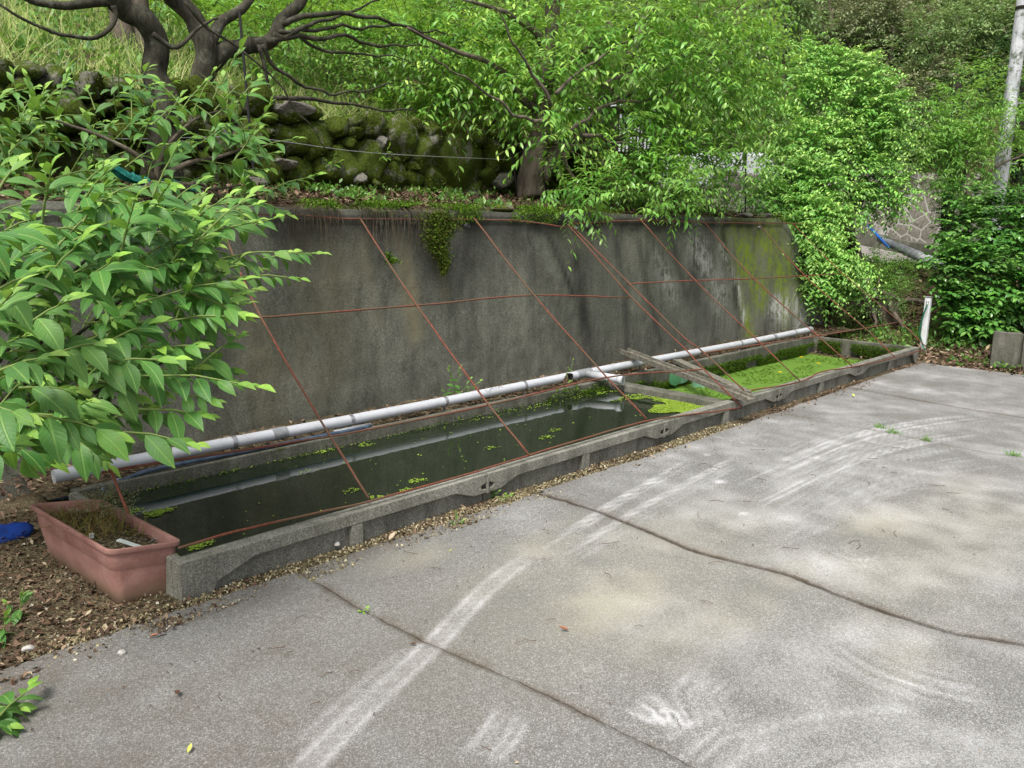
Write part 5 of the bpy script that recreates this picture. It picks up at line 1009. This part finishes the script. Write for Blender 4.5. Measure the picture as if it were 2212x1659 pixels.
litter('leaf_litter', 5200, -.5, 10.2, 2.92, 3.13, gz_, .026, 'brown leaf scraps along the gravel strip', thr=-.15)
litter('leaf_litter', 3200, -.2, 1.3, 2.9, 4.6, gz_, .03, 'brown husks and leaf scraps around the planter')
litter('pebbles', 15000, .8, 5.8, 2.92, 3.13, gz_, .011, 'small tan pebbles in the gravel strip', M_PEB2, tilt=.9, w_=.8)
litter('pebbles', 5500, -.2, 1.35, 2.9, 4.2, gz_, .012, 'small tan pebbles around the planter', M_PEB, tilt=.9, w_=.8)
P = np.array([[rng.uniform(.3, 9.8), 2.98 - abs(rng.normal())*.35, .006] for _ in range(420)]); flat('pavement_grit', P, .010, .006, M_LITTER, 'brown crumbs and grit on the pavement near its edge', tilt=.4)
P = np.stack([rng.uniform(.6, 9.5, 360), rng.uniform(.2, 2.95, 360), np.full(360, .005)], 1); flat('pavement_grit', P, .011, .005, M_LITTER, 'scattered crumbs on the pavement', tilt=.4)
# twigs and dry stems on the ground
def sticks(name, n_, x0, x1, y0, y1, zf, L, r, mat, label):
    mb = MB()
    for _ in range(n_):
        x, y = rng.uniform(x0, x1), rng.uniform(y0, y1); a = rng.uniform(0, 6.28); l = L*rng.uniform(.4, 1.3); z = zf(x, y) + r + .008*rng.random()
        mb.tube([(x, y, z), (x+math.cos(a)*l*.5, y+math.sin(a)*l*.5, z + .004), (x+math.cos(a+.3)*l, y+math.sin(a+.3)*l, z)], r, 4)
    tag(mb.build(name, mat, smooth=True), label, kind='stuff')
sticks('twigs', 160, .0, 1.35, 2.92, 4.2, gz_, .12, .0013, M_DEADW, 'dry stems scattered around the planter')
sticks('twigs', 60, .6, 6, 1.2, 2.95, lambda x, y: .003, .07, .0012, M_DEADW, 'thin dry stems on the pavement')
sticks('twigs', 200, -1, 10, 4.97, 6.2, terrain, .3, .003, M_TWIG, 'dead twigs along the terrace')
sticks('twigs', 120, 1.3, 11, 4.45, 4.8, lambda x, y: .15, .16, .002, M_DEADW, 'dry stems on the ledge behind the pond')
# moss cushions on the wall rim, hanging moss, roots
def mosspatch(name, segs, mat, L, label, kind='stuff', cat=None):
    P = []
    for (x0, x1, y0, y1, z0, z1, n_) in segs:
        a = np.stack([rng.uniform(x0, x1, n_), rng.uniform(y0, y1, n_), rng.uniform(z0, z1, n_)], 1); P.append(a)
    P = np.concatenate(P); q = np.array([mnoise.noise((p[0]*3, p[1]*3, p[2]*6)) for p in P]); P = P[q > -.2]; nn = len(P)
    o = leaves(name, P, unit(rdir(nn) + np.array([0, -.8, .5])), rdir(nn), L*(.5+rng.random(nn)), L*.45, mat, None, T_LITE); tag(o, label, cat, kind=kind); return o
def rimx(px): return onY(px, 455, 4.9)[0]
mosspatch('rim_moss', [(rimx(a), rimx(b), 4.84, 5.05, 1.60-dz, 1.64, n_) for a, b, dz, n_ in ((660,760,.03,900),(790,860,.09,1500),(865,955,.1,3200),(985,1035,.11,1800),(1065,1200,.10,4200),(1130,1260,.02,1200),(700,1000,.02,1500),(1290,1340,.02,300),(1640,1700,.05,600))], M_MOSSB, .02, 'bright green moss along the rim of the concrete wall')
hm = thing('hanging_moss', tuple(onY(935, 460, 4.84)), 'ragged curtain of moss and roots hanging down the concrete wall', 'hanging moss'); A = onY(935, 455, 4.84)
P = []
for _ in range(5200):
    t_ = rng.random()**.8; wd = .20*(1-t_)**1.1 + .02; xx = A[0] + .02 + .03*t_ + rng.normal()*wd*.5 + .03*math.sin(t_*9); P.append((xx, 4.80 + rng.normal()*.012, A[2] + .03 - t_*.46 - .05*rng.random()))
P = np.array(P); nn = len(P); leaves('moss', P, unit(rdir(nn)*.8 + np.array([0, -.5, -.8])), rdir(nn), .022*(.5+rng.random(nn)), .008, M_MOSSD, hm, T_LITE)
P = P[rng.random(nn) < .25]; nn = len(P); leaves('moss', P, unit(rdir(nn) + np.array([0, -.9, .1])), rdir(nn), .02*(.5+rng.random(nn)), .01, M_MOSSB, hm, T_LITE)
mosspatch('rim_moss', [(onY(815,0,4.9)[0], onY(848,0,4.9)[0], 4.82, 4.86, 1.2, 1.28, 700)], M_MOSSB, .02, 'small green moss cushion on the face of the concrete wall', None, 'moss')
mb = MB()
for _ in range(230):
    px = rng.choice([rng.uniform(620, 740), rng.uniform(780, 900), rng.uniform(905, 960)]); p = onY(px, 462, 4.83); l = rng.uniform(.06, .28); dx = rng.normal()*.05
    mb.tube([(p[0], 4.86, 1.60), (p[0]+dx*.4, 4.82, 1.57), (p[0]+dx, 4.815 + rng.normal()*.01, 1.57-l)], .0014, 3, cap=False)
tag(mb.build('hanging_roots', M_TWIG), 'fine brown roots hanging over the rim of the concrete wall', kind='stuff')
# slabs of stone on the rim
for px, w_, lb in ((850, .12, 'flat mossy stone on the rim of the wall left of the hanging moss'), (1085, .1, 'rounded mossy stone on the rim of the wall below the middle tree'), (1660, .09, 'pale flat stone at the far end of the wall rim'), (1612,.1,'grey stone lying on the wall rim near its far end')):
    c = onY(px, 437, 5.02); m2 = MB(); stone(m2, (c[0], 5.03, 1.615), (w_, .08, .03), px*.37); ob = m2.build('rim_stone', M_STONE, smooth=True); tag(ob, lb, 'stone', 'loose stones on the rim of the wall')
    a = ob.data.attributes.new('moss', 'FLOAT', 'POINT'); a.data.foreach_set('value', np.full(len(m2.v), .2 if px < 1200 else 0., np.float32))
# --- small plants near the pond
def plant(label, c, tips, Ll, mat=M_LMID, name='weed', group='weeds around the pond', wr=.5, nl=6):
    c = np.array(c, float); t = thing(name, tuple(c), label, 'weed', group); sp_, st = shoots([(c, c + np.array(tp), nl, 1.) for tp in tips], leafL=Ll, wr=wr, rstem=.0015); leaves('foliage', mat=[mat, M_STEM], parent=t, extra=st, tmpl=T_MID, **sp_)
p = onY(985, 872, 4.68); plant('leafy green weed behind the white pipe at the foot of the wall', (p[0], 4.66, .14), [(-.1,-.03,.2),(.0,-.02,.26),(.1,-.05,.17),(.2,-.06,.14),(-.16,0,.1),(-.1,0,.28)], .065, nl=7)
p = onZ(1066, 1072, -.01); plant('small green weed in front of the oval holes of the pond tank', p, [(.0,-.01,.06),(.02,-.02,.03),(-.02,-.02,.04)], .035)
p = onZ(1090, 1078, -.01); plant('low yellow green weed on the gravel beside the second pavement joint', p, [(.05,-.01,.02),(-.04,0,.02),(.03,.02,.02)], .035, M_LBAM)
p = onZ(985, 1136, -.01); plant('tufted weed on the pavement edge near the middle of the tank', p, [(.0,0,.07),(.03,-.02,.03),(-.03,0,.03),(.01,-.03,.02)], .03)
p = onZ(785, 1322, .0); plant('tiny pale green sprig in the nearest pavement joint', p, [(.02,0,.012),(-.015,0,.01)], .028, M_LBAM, nl=4)
p = onY(1240, 812, 4.56); plant('tall thin weed behind the broken stretch of white pipe', (p[0], 4.62, .13), [(.02,-.03,.2),(-.03,-.02,.14),(.05,-.05,.06),(-.06,-.1,.02)], .035, M_LBAM, nl=7)
for (px, py, lb) in ((1205,412,'fern like weed on the terrace beside the middle trunk'), (1090,395,'upright weed at the foot of the stone wall near its right end'), (715,360,'small weed sprouting from the stone wall at left'), (830,345,'yellow green weed sprouting from the middle of the stone wall'), (740,250,'light green weed on top of the stone wall')):
    p = onY(px, py, 6.2 if py > 380 else 6.33); plant(lb, p, [(.08,-.03,.05),(-.08,-.03,.06),(.02,-.06,.13)], .07, M_LBAM, group='weeds on the terrace and stone wall', wr=.32)
for (x, y, lb) in ((1930, 936, 'tuft of grass in the third pavement joint, nearest the pond'), (2000, 952, 'tuft of grass in the third pavement joint, middle of the row'), (2190, 985, 'tuft of grass in the third pavement joint at the right edge'), (1903, 925, 'thin sprig of grass in the third pavement joint')):
    p = onZ(x, y, 0); nn = 45; Q_ = p + rng.normal(size=(nn, 3))*np.array([.01, .026, 0]); o = leaves('grass_tuft', Q_, unit(rdir(nn) + UP*1.1), rdir(nn), .05*(.4+rng.random(nn)), .004, M_GRASS, None, T_BLADE); tag(o, lb, 'grass tuft', 'grass tufts in the pavement joints')
# round pale leaves beside the partition
c = onZ(1460, 838, -.05); t = thing('water_plant', tuple(c), 'water plant with large round pale leaves beside the partition', 'water plant'); P = np.repeat(c[None], 4, 0) + np.array([(0,0,.02),(.1,.05,.02),(.2,-.05,.0),(.32,-.1,0)])
leaves('leaf', P, np.array([(-.25,.1,.75),(.3,-.15,.65),(.5,-.35,.3),(.6,-.3,.1)]), np.array([(-.5,-1,.4),(-.3,-1,.5),(-.2,-1,.6),(0,-.5,1)]), np.array([.17,.17,.2,.2]), .15, M_LTEAL, t, T_BIG, sag=.6)
# teal netting on the terrace
n = NT('teal_netting'); a = n.vor(60, 'DISTANCE_TO_EDGE'); M_NET = n.fin(n.ramp(n.noise(30, 5), [(.4, (.01, .10, .09)), (.6, (.03, .26, .22))]), .8, .2)
mb = MB(); vs = []; rows = [(235,350),(270,372),(310,385),(350,388),(395,396),(425,402)]
PP = smoothpath([onY(a, b, 5.25) for a, b in rows], 6)
for i, p in enumerate(PP):
    for k in range(7): th = k/6*math.pi; vs.append((p[0], p[1] + .07*math.cos(th), p[2] + .05*math.sin(th)*(1+.6*nz(i*.7, k)) - .04))
mb.add(vs, [(i*7+k, i*7+k+1, (i+1)*7+k+1, (i+1)*7+k) for i in range(len(PP)-1) for k in range(6)]); tag(mb.build('netting', M_NET), 'bunched teal netting lying on the terrace under the shrub', 'netting')
# fallen leaves one can tell apart
FLV = [((1230,1360),'curled red brown leaf on the pavement below the beige patch',.045,1), ((1175,1060),'large pale curled leaf on the gravel beside the second pavement joint',.06,2), ((840,1167),'long pale brown leaf on the pavement edge below the middle post',.07,2), ((405,1627),'yellow green leaf on the pavement near the bottom edge',.035,3), ((968,1190),'small yellow leaf on the pavement between the first two joints',.022,3),
    ((321,1375),'clump of rusty brown leaf on the pavement right of the gravel corner',.04,1), ((1845,857),'pale green leaf on the dark pavement near the far end of the tank',.06,3), ((1255,1480),'small dark brown leaf on the bare pavement right of the tyre mark',.02,0), ((885,1390),'small brown leaf on the pavement by the nearest joint',.03,0), ((385,1490),'thin dark brown stem like leaf on the pavement at lower left',.05,0), ((1625,1175),'little brown leaf between the second joint and the tyre marks',.025,0), ((2105,1195),'little rust brown leaf on the pavement at the far right',.025,1)]
cols = [(.1, .05, .03), (.3, .12, .07), (.42, .33, .24), (.42, .45, .1)]; MF = []
for i, c in enumerate(cols): n = NT('fallen_leaf_%s' % ('dark', 'rust', 'pale', 'yellow')[i]); MF.append(n.fin(c, .7, .25))
for (p, lb, l, k) in FLV:
    c = onZ(*p, .008); a = rng.uniform(0, 6.28); o = leaves('fallen_leaf', c[None], np.array([[math.cos(a), math.sin(a), .12]]), UP[None], l, l*.42, MF[k], None, T_MID, fold=.9, sag=-1.5); tag(o, lb, 'fallen leaf', 'fallen leaves on the pavement')
for (p, lb, r_) in (((262,1410),'small pale grey stone on the pavement at lower left',.014), ((62,1400),'pale grey stone at the corner of the gravel on the left edge',.018), ((445,1245),'olive brown stone under the near end of the pond tank',.03), ((728,1176),'pale tan stone on the gravel strip below the nearest post',.016)):
    c = onZ(*p, .004); m2 = MB(); stone(m2, c, (r_, r_*.8, r_*.6), p[0]*.1, 1); tag(m2.build('small_stone', M_FIT if False else NT('pale_pebble').fin((.4, .38, .36), .85, .2), smooth=True), lb, 'stone', 'loose small stones')
print('objects', len(bpy.data.objects), 'faces', sum(len(o.data.polygons) for o in bpy.data.objects if o.type == 'MESH'))
